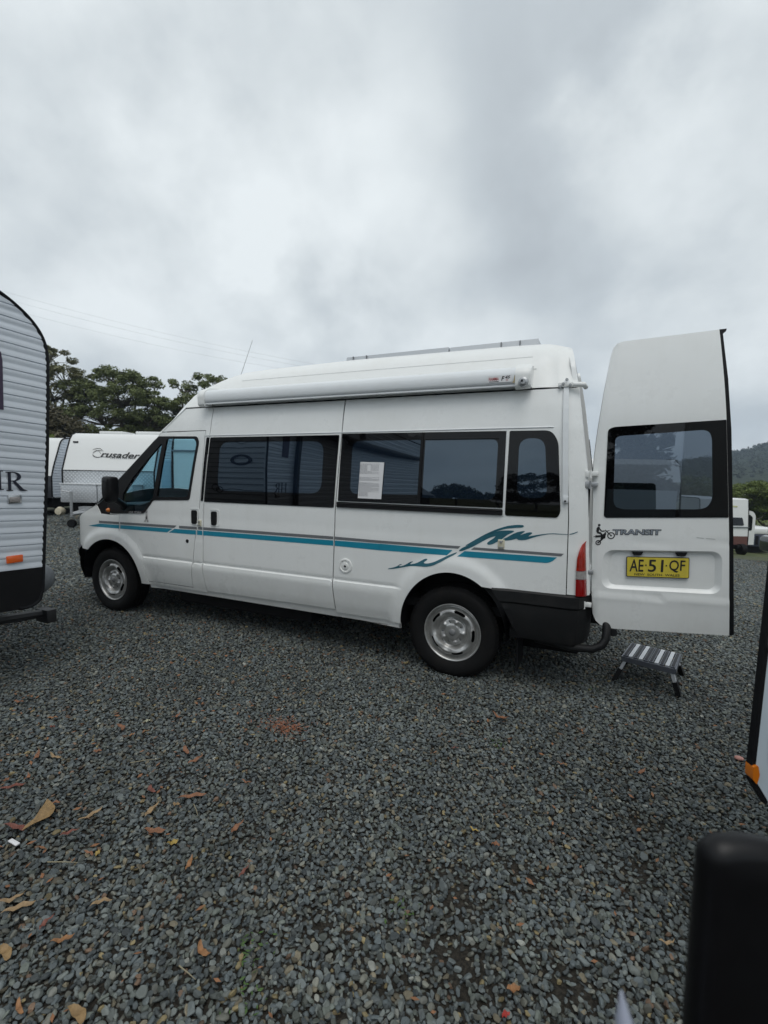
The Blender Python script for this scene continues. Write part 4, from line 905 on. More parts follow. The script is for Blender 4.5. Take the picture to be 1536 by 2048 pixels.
# --- solar panels on the roof, antenna
g = G(); zt = lambda x: 2.512-0.003*x
for (a, b) in ((-1.13, -0.20), (-0.185, 0.49)):
    z0 = 2.500; V = [(a, 0.42, z0+0.003), (b, 0.42, z0), (b, 1.55, z0+0.02), (a, 1.55, z0+0.02), (a, 0.43, z0+0.045), (b, 0.43, z0+0.050), (b, 1.54, z0+0.07), (a, 1.54, z0+0.07)]
    g = G(); g.add(V, [(0, 1, 5, 4), (1, 2, 6, 5), (2, 3, 7, 6), (3, 0, 4, 7), (0, 3, 2, 1)]); sp = g.make('solar_panel', mat('panel_frame', (0.50, 0.52, 0.54), 0.38, metal=0.5), van, smooth=False)
    g = G(); g.add([V[4], V[5], V[6], V[7]], [(0, 1, 2, 3)]); g.make('solar_cells', wglass, sp, smooth=False)
for x in (-1.06, -0.93, 0.22, 0.36): g = G(); g.box((x-0.004, 0.414, 2.503), (x+0.004, 0.424, 2.545)); g.make('panel_bracket', greyv, van)
g = G(); g.tube([(-3.02, 1.02, 2.12), (-3.05, 1.02, 2.16)], 0.014, 8); g.tube([(-3.05, 1.02, 2.16), (-2.84, 1.02, 2.60), (-2.66, 1.02, 3.00)], [0.004, 0.003, 0.002], 6); g.make('antenna', mat('antenna_grey', (0.25, 0.26, 0.27), 0.4), van)

# --- open rear door (hinged at the corner, standing straight back)
def dpl(x, z, d=0.0): return (x-0.1*d, 0.08+0.10*(x-0.93)+d, z)
def rear_door():
    out = [(1.584, 2.438), (1.06, 2.402), (1.024, 2.392), (1.003, 2.367), (0.991, 2.315), (0.957, 2.081), (0.930, 1.835), (0.918, 1.668), (0.915, 1.567), (0.930, 1.119), (0.944, 0.745), (0.957, 0.61), (0.975, 0.57), (1.003, 0.545), (1.04, 0.530), (1.09, 0.527), (1.731, 0.562), (1.716, 0.777), (1.694, 1.135), (1.682, 1.294), (1.634, 1.883), (1.612, 2.13)]
    win = rounded([(0.988, 1.834), (1.021, 1.850), (1.632, 1.884), (1.680, 1.294), (1.001, 1.262), (0.990, 1.275)], [0.02, 0.02, 0.005, 0.005, 0.01, 0.01])
    clear = rounded([(1.033, 1.775), (1.055, 1.792), (1.521, 1.825), (1.552, 1.812), (1.566, 1.772), (1.590, 1.400), (1.565, 1.350), (1.52, 1.338), (1.10, 1.322), (1.055, 1.335), (1.042, 1.37)], 0.03)
    ro = rounded([(1.000, 1.050), (1.664, 1.084), (1.672, 0.815), (0.995, 0.793)], 0.07, 8)
    ri = rounded([(1.052, 1.036), (1.632, 1.066), (1.642, 0.836), (1.040, 0.818)], 0.05, 8)
    def f(x, z, d=0.0):       # creases and the pressed plate recess
        c1 = 0.745+(x-0.944)*0.0415; c0 = 1.101+(x-0.982)*0.048
        e = 0.0
        dz = z-c1
        if abs(dz) < 0.006: e += 0.006*(1-abs(dz)/0.006)
        if dz < 0: e += -0.010*math.exp(dz/0.03)+0.012*max(0, (0.70-z)/0.15)**1.5*0.6
        e += 0.004*math.exp(-((z-c0)/0.006)**2)
        if z > 1.9: e += 0.06*((z-1.9)/0.5)**1.6
        t = np.clip((0.03-(x-np.interp(z, [0.56, 0.745, 1.12, 1.57, 1.84, 2.08, 2.37], [0.96, 0.944, 0.930, 0.915, 0.930, 0.957, 1.003])))/0.03, 0, 1); e += 0.014*t*t
        return dpl(x, z, d+e)
    rows = [0.745, 0.76, 0.775]
    d = panel('rear_door', out, white, van, fn=f, res=0.022, holes=[shrink(win, 0.01), ro], thick=0.045, sharp=50, label='white rear door swung open with its number plate')
    # recess: sloping walls and floor
    k = len(ro); V = [f(x, z) for x, z in ro]; V += [dpl(x, z, 0.004) for x, z in shrink(ro, 0.006)]; V += [dpl(x, z, 0.026) for x, z in ri]
    nn = len(ri); F = [(i, (i+1) % k, k+(i+1) % k, k+i) for i in range(k)]+[(k+i, k+(i+1) % k, 2*k+(i+1) % k, 2*k+i) for i in range(k)]
    v2, t2 = cdt(ri, [], 0.2); n0 = len(V); V += [dpl(x, z, 0.026) for x, z in v2]; F += [tuple(i+n0 for i in t) for t in t2]
    link('plate_recess', mesh('plate_recess', V, F, True, 60), white, d)
    w = panel('window_border', win, wblack, d, fn=lambda x, z, q=0.0: dpl(x, z, q-0.004), res=0.08, holes=[clear], thick=0.008)
    panel('window_glass', clear, doorglass, d, fn=lambda x, z, q=0.0: dpl(x, z, q-0.002), res=0.1, rim=False)
    sl = [(1.582, 2.440), (1.624, 2.442), (1.618, 2.424), (1.603, 2.417), (1.634, 2.131), (1.664, 1.825), (1.715, 1.166), (1.757, 0.569), (1.733, 0.560), (1.718, 0.777), (1.696, 1.135), (1.684, 1.294), (1.636, 1.883), (1.614, 2.13)]
    g = G(); g.prism(sl, 0.004, 0.045, lambda u, v, q: f(u, v, q)); g.make('door_seal', seal, d, smooth=False)
    # plate
    pc = [(1.143, 1.010), (1.489, 1.027), (1.494, 0.903), (1.148, 0.886)]
    g = G(); g.prism(rounded(shrink(pc, -0.004), 0.008, 3), 0.010, 0.016, lambda u, v, q: dpl(u, v, q)); pb = g.make('plate_surround', ink, d, smooth=False)
    g = G(); g.prism(rounded(pc, 0.006, 3), 0.0075, 0.0098, lambda u, v, q: dpl(u, v, q)); g.make('number_plate', platey, d, smooth=False, label='yellow number plate reading AE 51 QF NEW SOUTH WALES')
    fp = lambda u, v, q=0.0: dpl(u, v, 0.0062)
    for s_, a, b in (('AE', 1.160, 1.240), ('51', 1.266, 1.352), ('QF', 1.384, 1.472)):
        text_on('plate_lettering', s_, a, b, 0.918+(a-1.16)*0.05, 0.998+(a-1.16)*0.05, fp, ink, d, tilt=0.05, bold=0.012)
    for u in (1.2530, 1.3680):
        g = G(); v = 0.961+(u-1.16)*0.05; g.add([fp(u-0.004, v-0.005), fp(u+0.004, v-0.005), fp(u+0.004, v+0.005), fp(u-0.004, v+0.005)], [(0, 1, 2, 3)]); g.make('plate_dot', ink, d, smooth=False)
    text_on('plate_lettering', 'NEW  SOUTH  WALES', 1.190, 1.445, 0.8945, 0.9095, fp, ink, d, tilt=0.05, bold=0.01)
    for a in (1.167, 1.413):
        g = G(); z0 = 1.026+(a-1.167)*0.05; g.prism(rounded([(a, z0+0.022), (a+0.066, z0+0.025), (a+0.054, z0+0.002), (a+0.012, z0)], 0.004, 2), 0.0, 0.03, lambda u, v, q: dpl(u, v, q)); g.make('plate_lamp', blackp, d)
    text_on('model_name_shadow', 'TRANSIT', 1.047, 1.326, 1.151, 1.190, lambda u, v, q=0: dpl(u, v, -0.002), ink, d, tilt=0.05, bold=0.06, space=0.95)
    text_on('model_name', 'TRANSIT', 1.050, 1.323, 1.155, 1.189, lambda u, v, q=0: dpl(u, v, -0.004), mat('badge_silver', (0.33, 0.36, 0.40), 0.3, metal=0.5), d, tilt=0.05, bold=0.02, space=0.95)
    # dirt bike rider sticker
    g = G(); x0, z0 = 0.933, 1.074; sx = 0.13; sz = 0.145
    def q2(u, v): return dpl(x0+u*sx, z0+v*sz+u*sx*0.04, -0.0015)
    def ring(u, v, ra, rb, n=20):
        V = [q2(u+ra*math.cos(t), v+ra*0.9*math.sin(t)) for t in np.linspace(0, 2*PI, n, False)]+[q2(u+rb*math.cos(t), v+rb*0.9*math.sin(t)) for t in np.linspace(0, 2*PI, n, False)]
        g.add(V, [(i, (i+1) % n, n+(i+1) % n, n+i) for i in range(n)])
    def line(p, w):
        p = [np.array(a, float) for a in p]
        for a, b in zip(p[:-1], p[1:]):
            d_ = (b-a)/np.linalg.norm(b-a); nn_ = np.array([-d_[1], d_[0]])*w; g.add([q2(*(a+nn_)), q2(*(b+nn_)), q2(*(b-nn_)), q2(*(a-nn_))], [(0, 1, 2, 3)])
    ring(0.25, 0.14, 0.13, 0.085); ring(0.25, 0.14, 0.04, 0.0); ring(0.82, 0.47, 0.175, 0.125); ring(0.82, 0.47, 0.04, 0.0)
    def blob(pts): g.add([q2(*p) for p in pts], [tuple(range(len(pts)))])
    blob([(0.2, 0.98), (0.26, 1.0), (0.31, 0.97), (0.31, 0.91), (0.26, 0.88), (0.20, 0.90)])
    blob([(0.14, 0.80), (0.20, 0.87), (0.29, 0.86), (0.27, 0.74), (0.24, 0.60), (0.13, 0.64)])
    line([(0.17, 0.62), (0.36, 0.56), (0.42, 0.40), (0.40, 0.28)], 0.045); line([(0.26, 0.80), (0.38, 0.66), (0.52, 0.68)], 0.028)
    line([(0.10, 0.42), (0.40, 0.44), (0.58, 0.56)], 0.05); line([(0.25, 0.14), (0.42, 0.30), (0.52, 0.40), (0.56, 0.62)], 0.035); line([(0.54, 0.72), (0.82, 0.47)], 0.022); line([(0.56, 0.66), (0.74, 0.70)], 0.016); line([(0.02, 0.40), (0.2, 0.44)], 0.014); blob([(0.34, 0.30), (0.56, 0.34), (0.58, 0.50), (0.36, 0.46)])
    g.make('motorbike_rider_sticker', ink, d, smooth=False)
    for a, b, z in ((1.52, 1.56, 1.16), (1.57, 1.62, 1.158)): scr = G(); scr.add([dpl(a, z, -0.0015), dpl(b, z-0.003, -0.0015), dpl(b, z+0.001, -0.0015), dpl(a, z+0.004, -0.0015)], [(0, 1, 2, 3)]); scr.make('scuff_mark', mat('scuff', (0.45, 0.46, 0.45), 0.6), d, smooth=False)
rear_door()
for z in (1.545, 1.475, 0.895, 0.675):
    g = G(); g.box((0.868, 0.055, z-0.022), (0.905, 0.085, z+0.022), 0.004); g.box((0.898, 0.050, z-0.012), (0.945, 0.078, z+0.018), 0.004); g.tube([(0.900, 0.052, z-0.026), (0.900, 0.052, z+0.026)], 0.007, 8); g.make('door_hinge', fibre if z in (1.545, 0.675) else galv, van)
g = G(); g.box((0.88, 0.13, 0.60), (0.90, 0.20, 1.45)); g.make('door_jamb_seal', seal, van)

# ================================================================== FOLDING STEP
def stool():
    A = [Vector((1.174, 0.551, 0.20)), Vector((1.500, 0.445, 0.20)), Vector((1.576, 0.790, 0.20)), Vector((1.258, 0.900, 0.20))]
    base = (1.37, 0.67, 0.0); t = thing('folding_step', 'silver and grey slatted folding step standing below the open rear door', 'step stool', base)
    u = (A[1]-A[0]); v = (A[3]-A[0]); n = Vector((0, 0, 1)); un = u.normalized(); vn = v.normalized()
    fr = mat('step_frame_grey', (0.16, 0.17, 0.20), 0.4, metal=0.5); sl = mat('step_silver', (0.62, 0.63, 0.66), 0.35, metal=0.3); gs = mat('step_grip', (0.045, 0.046, 0.052), 0.75, bump=0.4, bscale=300)
    g = G()
    for a, b in ((A[0], A[1]), (A[1], A[2]), (A[2], A[3]), (A[3], A[0])):
        d = (b-a); m_ = (a+b)/2; pn = n.cross(d.normalized())*0.006; g.obox(m_-Vector((0, 0, 0.018)), d/2, pn, n*0.018)
    g.make('frame', fr, t, smooth=False)
    nS = 10
    for k in range(nS):
        c_ = A[0]+u*((k+0.5)/nS)+v*0.5+Vector((0, 0, 0.004)); si = k in (1, 3, 6, 8)
        g = G(); g.obox(c_, u/nS*(0.36 if si else 0.40), v*0.47, n*0.005); o = g.make('slat', sl if si else fr, t, smooth=False, label='bright silver slat' if si else None)
        if not si:
            g = G(); g.obox(c_+n*0.006, u/nS*0.26, v*0.43, n*0.002); g.make('grip_strip', gs, o, smooth=False)
    feet = [Vector((1.128, 0.549, 0.008)), Vector((1.534, 0.452, 0.008)), Vector((1.614, 0.90, 0.008)), Vector((1.215, 0.93, 0.008))]
    for i, (a, f_) in enumerate(zip(A, feet)):
        inn_ = (A[(i+2) % 4]-a)*0.06; s = a+inn_-n*0.03; d = f_-s; w_ = vn*0.020
        g = G(); pn = d.cross(vn).normalized()*0.010
        g.obox(s+d*0.22, d*0.24, w_, pn); lg = g.make('leg', sl, t, smooth=False)
        g = G(); g.obox(s+d*0.70, d*0.30, w_*1.25, pn*1.6); g.make('leg_sleeve', blackp, lg, smooth=False)
    return t
stool()

# ================================================================== helpers for placing by bearing
RT = Vector((math.cos(YAW), -math.sin(YAW), 0)); FD = Vector((math.sin(YAW), math.cos(YAW), 0)); C0 = Vector((0.94, -3.33, 0))
def ld(lat, dep, z=None):
    p = C0+RT*lat+FD*dep; p.z = float(gz(p.x, p.y)) if z is None else z; return p

# ================================================================== NEAR LEFT CARAVAN
cladm = mat('blue_white_cladding', (0.66, 0.70, 0.75), 0.36, spec=0.45, coat=0.1, dirt=(0.45, 0.47, 0.48, 0.25), dscale=5)
def near_caravan():
    X0 = -2.65; t = thing('cladded_caravan', 'blue white horizontally clad caravan with black trim, cut by the left edge', 'caravan', (X0-1.1, -4.2, 0.0))
    prof = [(-1.30, 0.580), (-1.278, 0.66), (-1.272, 0.756), (-1.244, 1.20), (-1.215, 1.649), (-1.200, 2.0), (-1.194, 2.177), (-1.191, 2.282), (-1.202, 2.383), (-1.232, 2.455), (-1.292, 2.532), (-1.381, 2.600), (-1.467, 2.648), (-1.62, 2.70), (-1.85, 2.745), (-2.2, 2.78), (-6.6, 3.05)]
    prof = prof[:6]+rounded(prof[5:17], [0]+[0.2]*10+[0], 3)[1:]
    ys = np.array([p[0] for p in prof]); zs_ = np.array([p[1] for p in prof])
    edgeY = lambda z: float(np.interp(z, zs_, ys)) if z < 3.05 else -6.6
    sl = -0.045; ref = -1.5
    k = 0; z = 0.825
    while z < 2.98:
        V = []; F = []; rows = [(0.0, 0.002), (0.03, 0.011), (0.22, 0.0125), (0.42, 0.006), (0.55, 0.006), (0.68, 0.0115), (0.95, 0.009), (1.0, 0.002)]
        for tt, d in rows:
            zr = z+tt*0.0842; ye = edgeY(zr)+0.002
            yb = -6.6; n_ = 14
            for j in range(n_):
                y = yb+(ye-yb)*(1-(1-j/(n_-1))**1.0); V.append((X0+d, y, zr+sl*(y-ref)))
        # the end of a board on the curved top follows the edge
        for i in range(len(rows)-1):
            for j in range(13): F.append((i*14+j, i*14+j+1, (i+1)*14+j+1, (i+1)*14+j))
        link('cladding_board', mesh('cladding_board', V, F, True, 50), cladm, t); z += 0.0842; k += 1
    # body shell behind
    q = [(y, z_+sl*(y-ref)*(1 if y < -1.6 else 0)*0.0) for y, z_ in prof]; low = [(-6.6, 0.82), (-6.6, 0.60), (-5.6, 0.60)]
    q2 = [(-1.545, 0.550), (-1.425, 0.540), (-1.345, 0.546)]+prof+[(-6.6, 0.72)]
    g = G(); n = len(q2); V = [(X0-0.004, y, z_) for y, z_ in q2]+[(X0-2.3, y, z_) for y, z_ in q2]
    F = [(i, n+i, n+(i+1) % n, (i+1) % n) for i in range(n)]; g.add(V, F)
    v2, t2 = cdt(q2, [], 1.0)
    for xx in (X0-0.004, X0-2.3):
        g.add([(xx, a, b) for a, b in v2], t2)
    g.make('body', mat('caravan_front_white', (0.60, 0.63, 0.66), 0.35, coat=0.2), t, sharp=30)
    g = G(); V = [(X0+0.010, y, z_) for y, z_ in [(-6.6, 1.055), (-1.274, 0.818), (-1.279, 0.66), (-1.302, 0.585), (-1.345, 0.550), (-1.425, 0.545), (-1.545, 0.553), (-6.6, 0.78)]]
    g.add(V, [tuple(range(8))]); g.make('black_skirt', blackp, t, smooth=False)
    pe = [(y, z_) for y, z_ in prof]; pe = [(-1.42, 0.548), (-1.352, 0.552)]+pe[:]
    for xx in (X0, X0-2.3):
        g = G(); g.tube([(xx+0.006, y, z_) for y, z_ in rounded(pe, 0.02, 2)], 0.0125, 8); g.make('edge_trim', seal, t)
    # lettering H R in serifs
    navy = mat('navy_lettering', (0.012, 0.014, 0.028), 0.35)
    def poly(name, P_, parent=t, m=navy, x=X0+0.0145, label=None):
        g = G()
        for q in P_:
            v, tr = cdt(q, [], 0.5); g.add([(x, a, b) for a, b in v], tr)
        return g.make(name, m, parent, smooth=False, label=label)
    H = 0.128
    def glyph(y0, z0, boxes): return [[(y0+a*H, z0+b*H) for a, b in q] for q in boxes]
    bx = lambda a, b, c, d: [(a, b), (c, b), (c, d), (a, d)]
    arc = [(0.30+0.40*math.cos(t_), 0.745+0.255*math.sin(t_)) for t_ in np.linspace(PI/2, -PI/2, 12)]; arc2 = [(0.30+0.22*math.cos(t_), 0.745+0.205*math.sin(t_)) for t_ in np.linspace(-PI/2, PI/2, 12)]
    poly('letter', glyph(-1.483, 1.363, [bx(-0.02, 0, 0.30, 0.05), bx(-0.02, 0.95, 0.35, 1.0), bx(0.07, 0, 0.22, 1.0), [(0.20, 1.0)]+arc+[(0.20, 0.49), (0.20, 0.54)]+arc2+[(0.20, 0.95)], [(0.28, 0.50), (0.44, 0.50), (0.78, 0.10), (1.02, -0.02), (0.72, -0.02), (0.60, 0.04)]]))
    poly('letter', glyph(-1.625, 1.370, [bx(-0.02, 0, 0.32, 0.05), bx(-0.02, 0.95, 0.32, 1.0), bx(0.07, 0, 0.22, 1.0), bx(0.62, 0, 0.98, 0.05), bx(0.62, 0.95, 0.98, 1.0), bx(0.72, 0, 0.87, 1.0), bx(0.2, 0.48, 0.74, 0.53)]))
    g = G(); g.box((X0+0.008, -1.479, 1.279), (X0+0.020, -1.396, 1.336), 0.004); ml = g.make('marker_lamp_surround', chrome, t)
    g = G(); g.box((X0+0.016, -1.470, 1.287), (X0+0.026, -1.408, 1.322), 0.004); g.make('marker_lens', clearl, ml)
    g = G(); g.box((X0+0.009, -1.502, 0.876), (X0+0.022, -1.404, 0.926), 0.004); g.make('orange_reflector', mat('orange_reflector', (0.80, 0.13, 0.02), 0.25, coat=0.5), t)
    poly('purple_decal', [[(-1.62, 1.90), (-1.481, 1.895), (-1.476, 2.21), (-1.483, 2.268), (-1.62, 2.276)]], m=mat('purple_vinyl', (0.035, 0.018, 0.05), 0.3))
    # front end: ring logo
    yf = lambda z_: edgeY(z_)+0.012
    def front_loop(cx, cz, ra, rb, w):
        g = G(); n = 40; V = []
        for k_ in range(n):
            t_ = 2*PI*k_/n
            for s_ in (1, 1-w): x, z_ = cx+ra*s_*math.cos(t_), cz+rb*s_*math.sin(t_); V.append((x, yf(z_), z_))
        g.add(V, [(2*i, 2*((i+1) % n), 2*((i+1) % n)+1, 2*i+1) for i in range(n)]); g.make('front_logo_ring', navy, t, smooth=False)
    front_loop(-3.02, 1.80, 0.17, 0.085, 0.35); front_loop(-3.42, 1.40, 0.06, 0.05, 0.2); front_loop(-3.35, 1.37, 0.06, 0.05, 0.2)
    for k_ in range(22):
        z_ = 0.85+k_*0.075; g = G(); g.box((X0-2.27, yf(z_)-0.006, z_), (X0-0.03, yf(z_)-0.003, z_+0.010)); g.make('front_joint', mat('joint_grey', (0.20, 0.21, 0.22), 0.5), t)
    # awning roll and arm on the side, wheels, drawbar, bottle
    g = G(); g.tube([(X0+0.09, -1.72, 2.36), (X0+0.09, -6.3, 2.60)], 0.07, 14); g.make('awning_roll', blackp, t)
    g = G(); g.obox((X0+0.05, -1.78, 1.60), (0.025, 0, 0), (0, 0.03, 0), (0.0, 0.0, 0.76)); g.make('awning_arm', blackp, t)
    for y in (-3.9, -4.75):
        for xx, s in ((X0-0.22, 1), (X0-2.08, -1)):
            g = G(); g.lathe([(0.0, 0.06*s), (0.19, 0.05*s), (0.20, 0.0), (0.33, 0.0), (0.35, -0.03*s), (0.35, -0.2*s), (0.3, -0.22*s)], (xx, y, 0.35), axis='x', n=30); g.make('wheel', tyre_m, t)
    g = G(); g.box((X0-2.2, -6.3, 0.50), (X0-0.1, -1.6, 0.64)); g.make('chassis', dark, t)
    g = G(); g.tube([(-2.86, -2.0, 0.50), (-2.90, -1.42, 0.432), (-2.92, -1.12, 0.400)], 0.034, 8); g.make('corner_steady', mat('black_steel', (0.02, 0.02, 0.022), 0.5), t)
    g = G(); g.box((-2.99, -1.14, 0.335), (-2.84, -1.07, 0.435), 0.004); g.make('steady_foot', mat('black_steel', (0.02, 0.02, 0.022), 0.5), t)
    fb = mat('grey_bottle', (0.22, 0.235, 0.25), 0.5, bump=0.6, bscale=120, vary=0.15, vscale=40)
    g = G(); g.lathe([(0.128*math.sin(a_), -0.135*math.cos(a_)) for a_ in np.linspace(0, PI, 16)], (-3.60, -0.768, 0.535), axis='z', n=26); g.make('tow_ball_cover', fb, t)
near_caravan()

# ================================================================== CARAVANS BEHIND
carw = mat('caravan_white', (0.72, 0.73, 0.72), 0.35, coat=0.2, dirt=(0.60, 0.60, 0.56, 0.25), dscale=2)
ckr = bpy.data.materials.new('checker_plate')
def mk_checker():
    m = ckr; m.use_nodes = True; t = m.node_tree; L = t.links.new; b = t.nodes['Principled BSDF']; b.inputs['Metallic'].default_value = 0.35; b.inputs['Roughness'].default_value = 0.36; b.inputs['Base Color'].default_value = (0.52, 0.54, 0.56, 1)
    tc = N(t, 'ShaderNodeTexCoord'); mp = N(t, 'ShaderNodeMapping'); mp.inputs['Scale'].default_value = (14, 14, 14); mp.inputs['Rotation'].default_value = (0, rad(45), 0); L(tc.outputs['Object'], mp.inputs[0])
    ch = N(t, 'ShaderNodeTexChecker', i_Scale=1.0); L(mp.outputs[0], ch.inputs[0])
    v = N(t, 'ShaderNodeTexVoronoi', i_Scale=1.0); v.inputs['Randomness'].default_value = 0.0; L(mp.outputs[0], v.inputs[0])
    r = N(t, 'ShaderNodeMapRange', n1=0.2, n2=0.45, n3=1.0, n4=0.0); L(v.outputs['Distance'], r.inputs[0])
    bp = N(t, 'ShaderNodeBump', i_Strength=0.6, i_Distance=0.01); L(r.outputs[0], bp.inputs['Height']); L(bp.outputs[0], b.inputs['Normal'])
    mm = N(t, 'ShaderNodeMix', data_type='RGBA'); L(r.outputs[0], mm.inputs[0]); mm.inputs[6].default_value = (0.50, 0.52, 0.54, 1); mm.inputs[7].default_value = (0.66, 0.68, 0.70, 1); L(mm.outputs[2], b.inputs['Base Color'])
mk_checker()
def caravan(name, label, lat, dep, w, length, prof, rot=0.0, zb=None, split=None, lowm=None, side_corr=True):
    """front face towards the yard; local x right, y back, z up. prof: (y, z) up the front and along the roof"""
    p = ld(lat, dep); t = thing(name, label, 'caravan', (0, 0, 0)); BASE.pop(t.name); t.location = p; t.rotation_euler = (0, 0, -YAW+rot)
    t.rotation_euler = (0, 0, math.atan2(RT.y, RT.x)+rot)
    z0 = prof[0][1]; ql = prof+[(length, prof[-1][1]-0.02), (length, z0)]
    yz = lambda z: float(np.interp(z, [a[1] for a in prof[:-1]], [a[0] for a in prof[:-1]]))
    # front and roof skin
    zl = split or z0
    def skin(nm, pts, m):
        V = []; F = []
        for x in np.linspace(0, w, 5): V += [(x, y, z) for y, z in pts]
        n = len(pts)
        for i in range(4):
            for j in range(n-1): F.append((i*n+j, (i+1)*n+j, (i+1)*n+j+1, i*n+j+1))
        return link(nm, mesh(nm, V, F, True, 40), m, t)
    low = [a for a in prof if a[1] <= zl+1e-6]; up = [a for a in prof if a[1] >= zl-1e-6]
    if split: skin('lower_front', low, lowm or carw)
    fr = skin('front_and_roof', up+[(length, prof[-1][1]-0.02), (length, z0)], carw)
    # side walls
    for sx in (0, 1):
        xx = w if sx else 0; o = 1 if sx else -1
        v, tr = cdt(ql, [], 0.4); link('side_wall', mesh('side_wall', [(xx, a, b) for a, b in v], tr, False), carw, t)
        if side_corr:
            z = z0+0.02
            while z < prof[-1][1]-0.10:
                y0 = max(yz(z), yz(z+0.085))+0.02
                V = [(xx+o*0.002, y0, z), (xx+o*0.014, y0, z+0.01), (xx+o*0.006, y0, z+0.05), (xx+o*0.002, y0, z+0.085)]; V += [(a, length-0.02, b) for a, _, b in V]
                link('side_board', mesh('side_board', V, [(0, 1, 5, 4), (1, 2, 6, 5), (2, 3, 7, 6)], False), cladm, t); z += 0.085
        g = G(); g.tube([(xx, y, z) for y, z in rounded(prof[:-1]+[(length, prof[-1][1])], 0.08, 3)], 0.022, 6); g.make('edge_trim', seal, t)
    g = G(); g.box((0.1, 0.15, 0.30), (w-0.1, length-0.2, z0)); g.make('chassis', dark, t)
    for yy in (length*0.55,):
        for xx in (0.12, w-0.12):
            g = G(); g.lathe([(0, -0.1), (0.33, -0.1), (0.34, 0.1), (0, 0.1)], (xx, yy, 0.33), axis='x', n=20); g.make('wheel', tyre_m, t)
    return t, yz
def on_front(t, yz, off=0.012):
    return lambda u, v, d=0.0: (u, yz(v)-off, v)
# A: the one with the big logo
pA = [(0.0, 0.69), (0.0, 1.508), (0.02, 1.56), (0.20, 2.02), (0.36, 2.38), (0.46, 2.50), (0.60, 2.56), (1.0, 2.575), (6.0, 2.60)]
A_, yA = caravan('caravan', 'white caravan with curved front, checker plate and Crusader logo parked behind the bonnet', -8.83, 13.0, 2.52, 6.0, pA, split=1.508, lowm=ckr)
fA = on_front(A_, yA)
g = G(); g.box((0, -0.012, 1.500), (2.52, 0.0, 1.520)); g.make('waist_moulding', seal, A_)
text_on('logo_lettering', 'rusader', 0.97, 2.06, 1.885, 2.055, fA, ink, A_, shear=0.3, bold=0.02, tilt=-0.03)
g = G()
P_ = [(0.90+0.155*math.cos(a), 1.975+0.095*math.sin(a)) for a in np.linspace(rad(55), rad(318), 22)]
for (u, v), (u2, v2), w_ in zip(P_[:-1], P_[1:], np.concatenate([np.linspace(0.008, 0.03, 11), np.linspace(0.03, 0.012, 10)])):
    g.add([fA(u, v-w_/2), fA(u2, v2-w_/2), fA(u2, v2+w_/2), fA(u, v+w_/2)], [(0, 1, 2, 3)])
for a, b in (((0.72, 2.09), (0.82, 2.13)), ((0.82, 2.13), (0.93, 2.12)), ((0.93, 2.12), (1.02, 2.05)), ((0.86, 2.06), (0.94, 2.07)), ((0.90, 2.05), (0.97, 1.98)), ((1.02, 1.90), (1.25, 1.885)), ((0.80, 2.10), (0.84, 2.06))):
    g.add([fA(a[0], a[1]-0.006), fA(b[0], b[1]-0.006), fA(b[0], b[1]+0.006), fA(a[0], a[1]+0.006)], [(0, 1, 2, 3)])
g.make('logo_emblem', ink, A_, smooth=False, stuff=True)
g = G()
for k in range(12): g.add([fA(1.25+k*0.055, 1.85), fA(1.28+k*0.055, 1.849), fA(1.28+k*0.055, 1.862), fA(1.25+k*0.055, 1.863)], [(0, 1, 2, 3)])
g.make('logo_small_print', greyink, A_, smooth=False, stuff=True)
g = G(); y_ = yA(2.30); g.box((0.13, y_-0.03, 2.28), (0.26, y_, 2.32)); g.make('front_vent', seal, A_)
g = G(); g.box((0.28, -0.52, 0.66), (1.24, -0.015, 1.14), 0.02); tb_ = g.make('storage_box', ckr, A_)
g = G(); g.box((1.26, -0.52, 0.66), (2.2, -0.015, 1.14), 0.02); g.make('storage_box', ckr, A_)
for a in (0.27, 1.25): g = G(); g.box((a, -0.54, 1.14), (a+0.97, -0.015, 1.165)); g.make('box_lid', alu_w, A_)
g = G(); g.tube([(0.9, -0.1, 0.50), (1.26, -1.55, 0.45)], 0.045, 8); g.tube([(1.62, -0.1, 0.50), (1.26, -1.55, 0.45)], 0.045, 8); g.box((1.0, -0.9, 0.40), (1.6, -0.7, 0.58)); g.make('drawbar', galv, A_)
g = G(); g.tube([(0.72, -0.75, 0.30), (0.72, -0.75, 0.96)], 0.035, 8); g.tube([(0.72, -0.75, 0.94), (0.48, -0.75, 0.98), (0.46, -0.75, 1.05)], 0.015, 6); g.make('jockey_stand', galv, A_)
g = G(); g.lathe([(0, -0.05), (0.10, -0.05), (0.11, 0), (0.10, 0.05), (0, 0.05)], (0.72, -0.75, 0.13), axis='y', n=20); g.make('jockey_wheel', tyre_m, A_)
g = G(); g.lathe([(0, -0.1), (0.09, -0.09), (0.12, 0), (0.09, 0.09), (0, 0.1)], (0.22, -0.45, 0.42), axis='y', n=20); g.make('hose_reel', mat('cream_reel', (0.55, 0.50, 0.38), 0.5), A_)
g = G(); g.box((0.5, 0.9, 2.585), (1.2, 1.6, 2.66), 0.02); g.make('roof_hatch', carw, A_)
g = G(); g.box((1.5, 1.0, 2.585), (2.4, 2.2, 2.68), 0.03); g.make('roof_hatch', carw, A_)
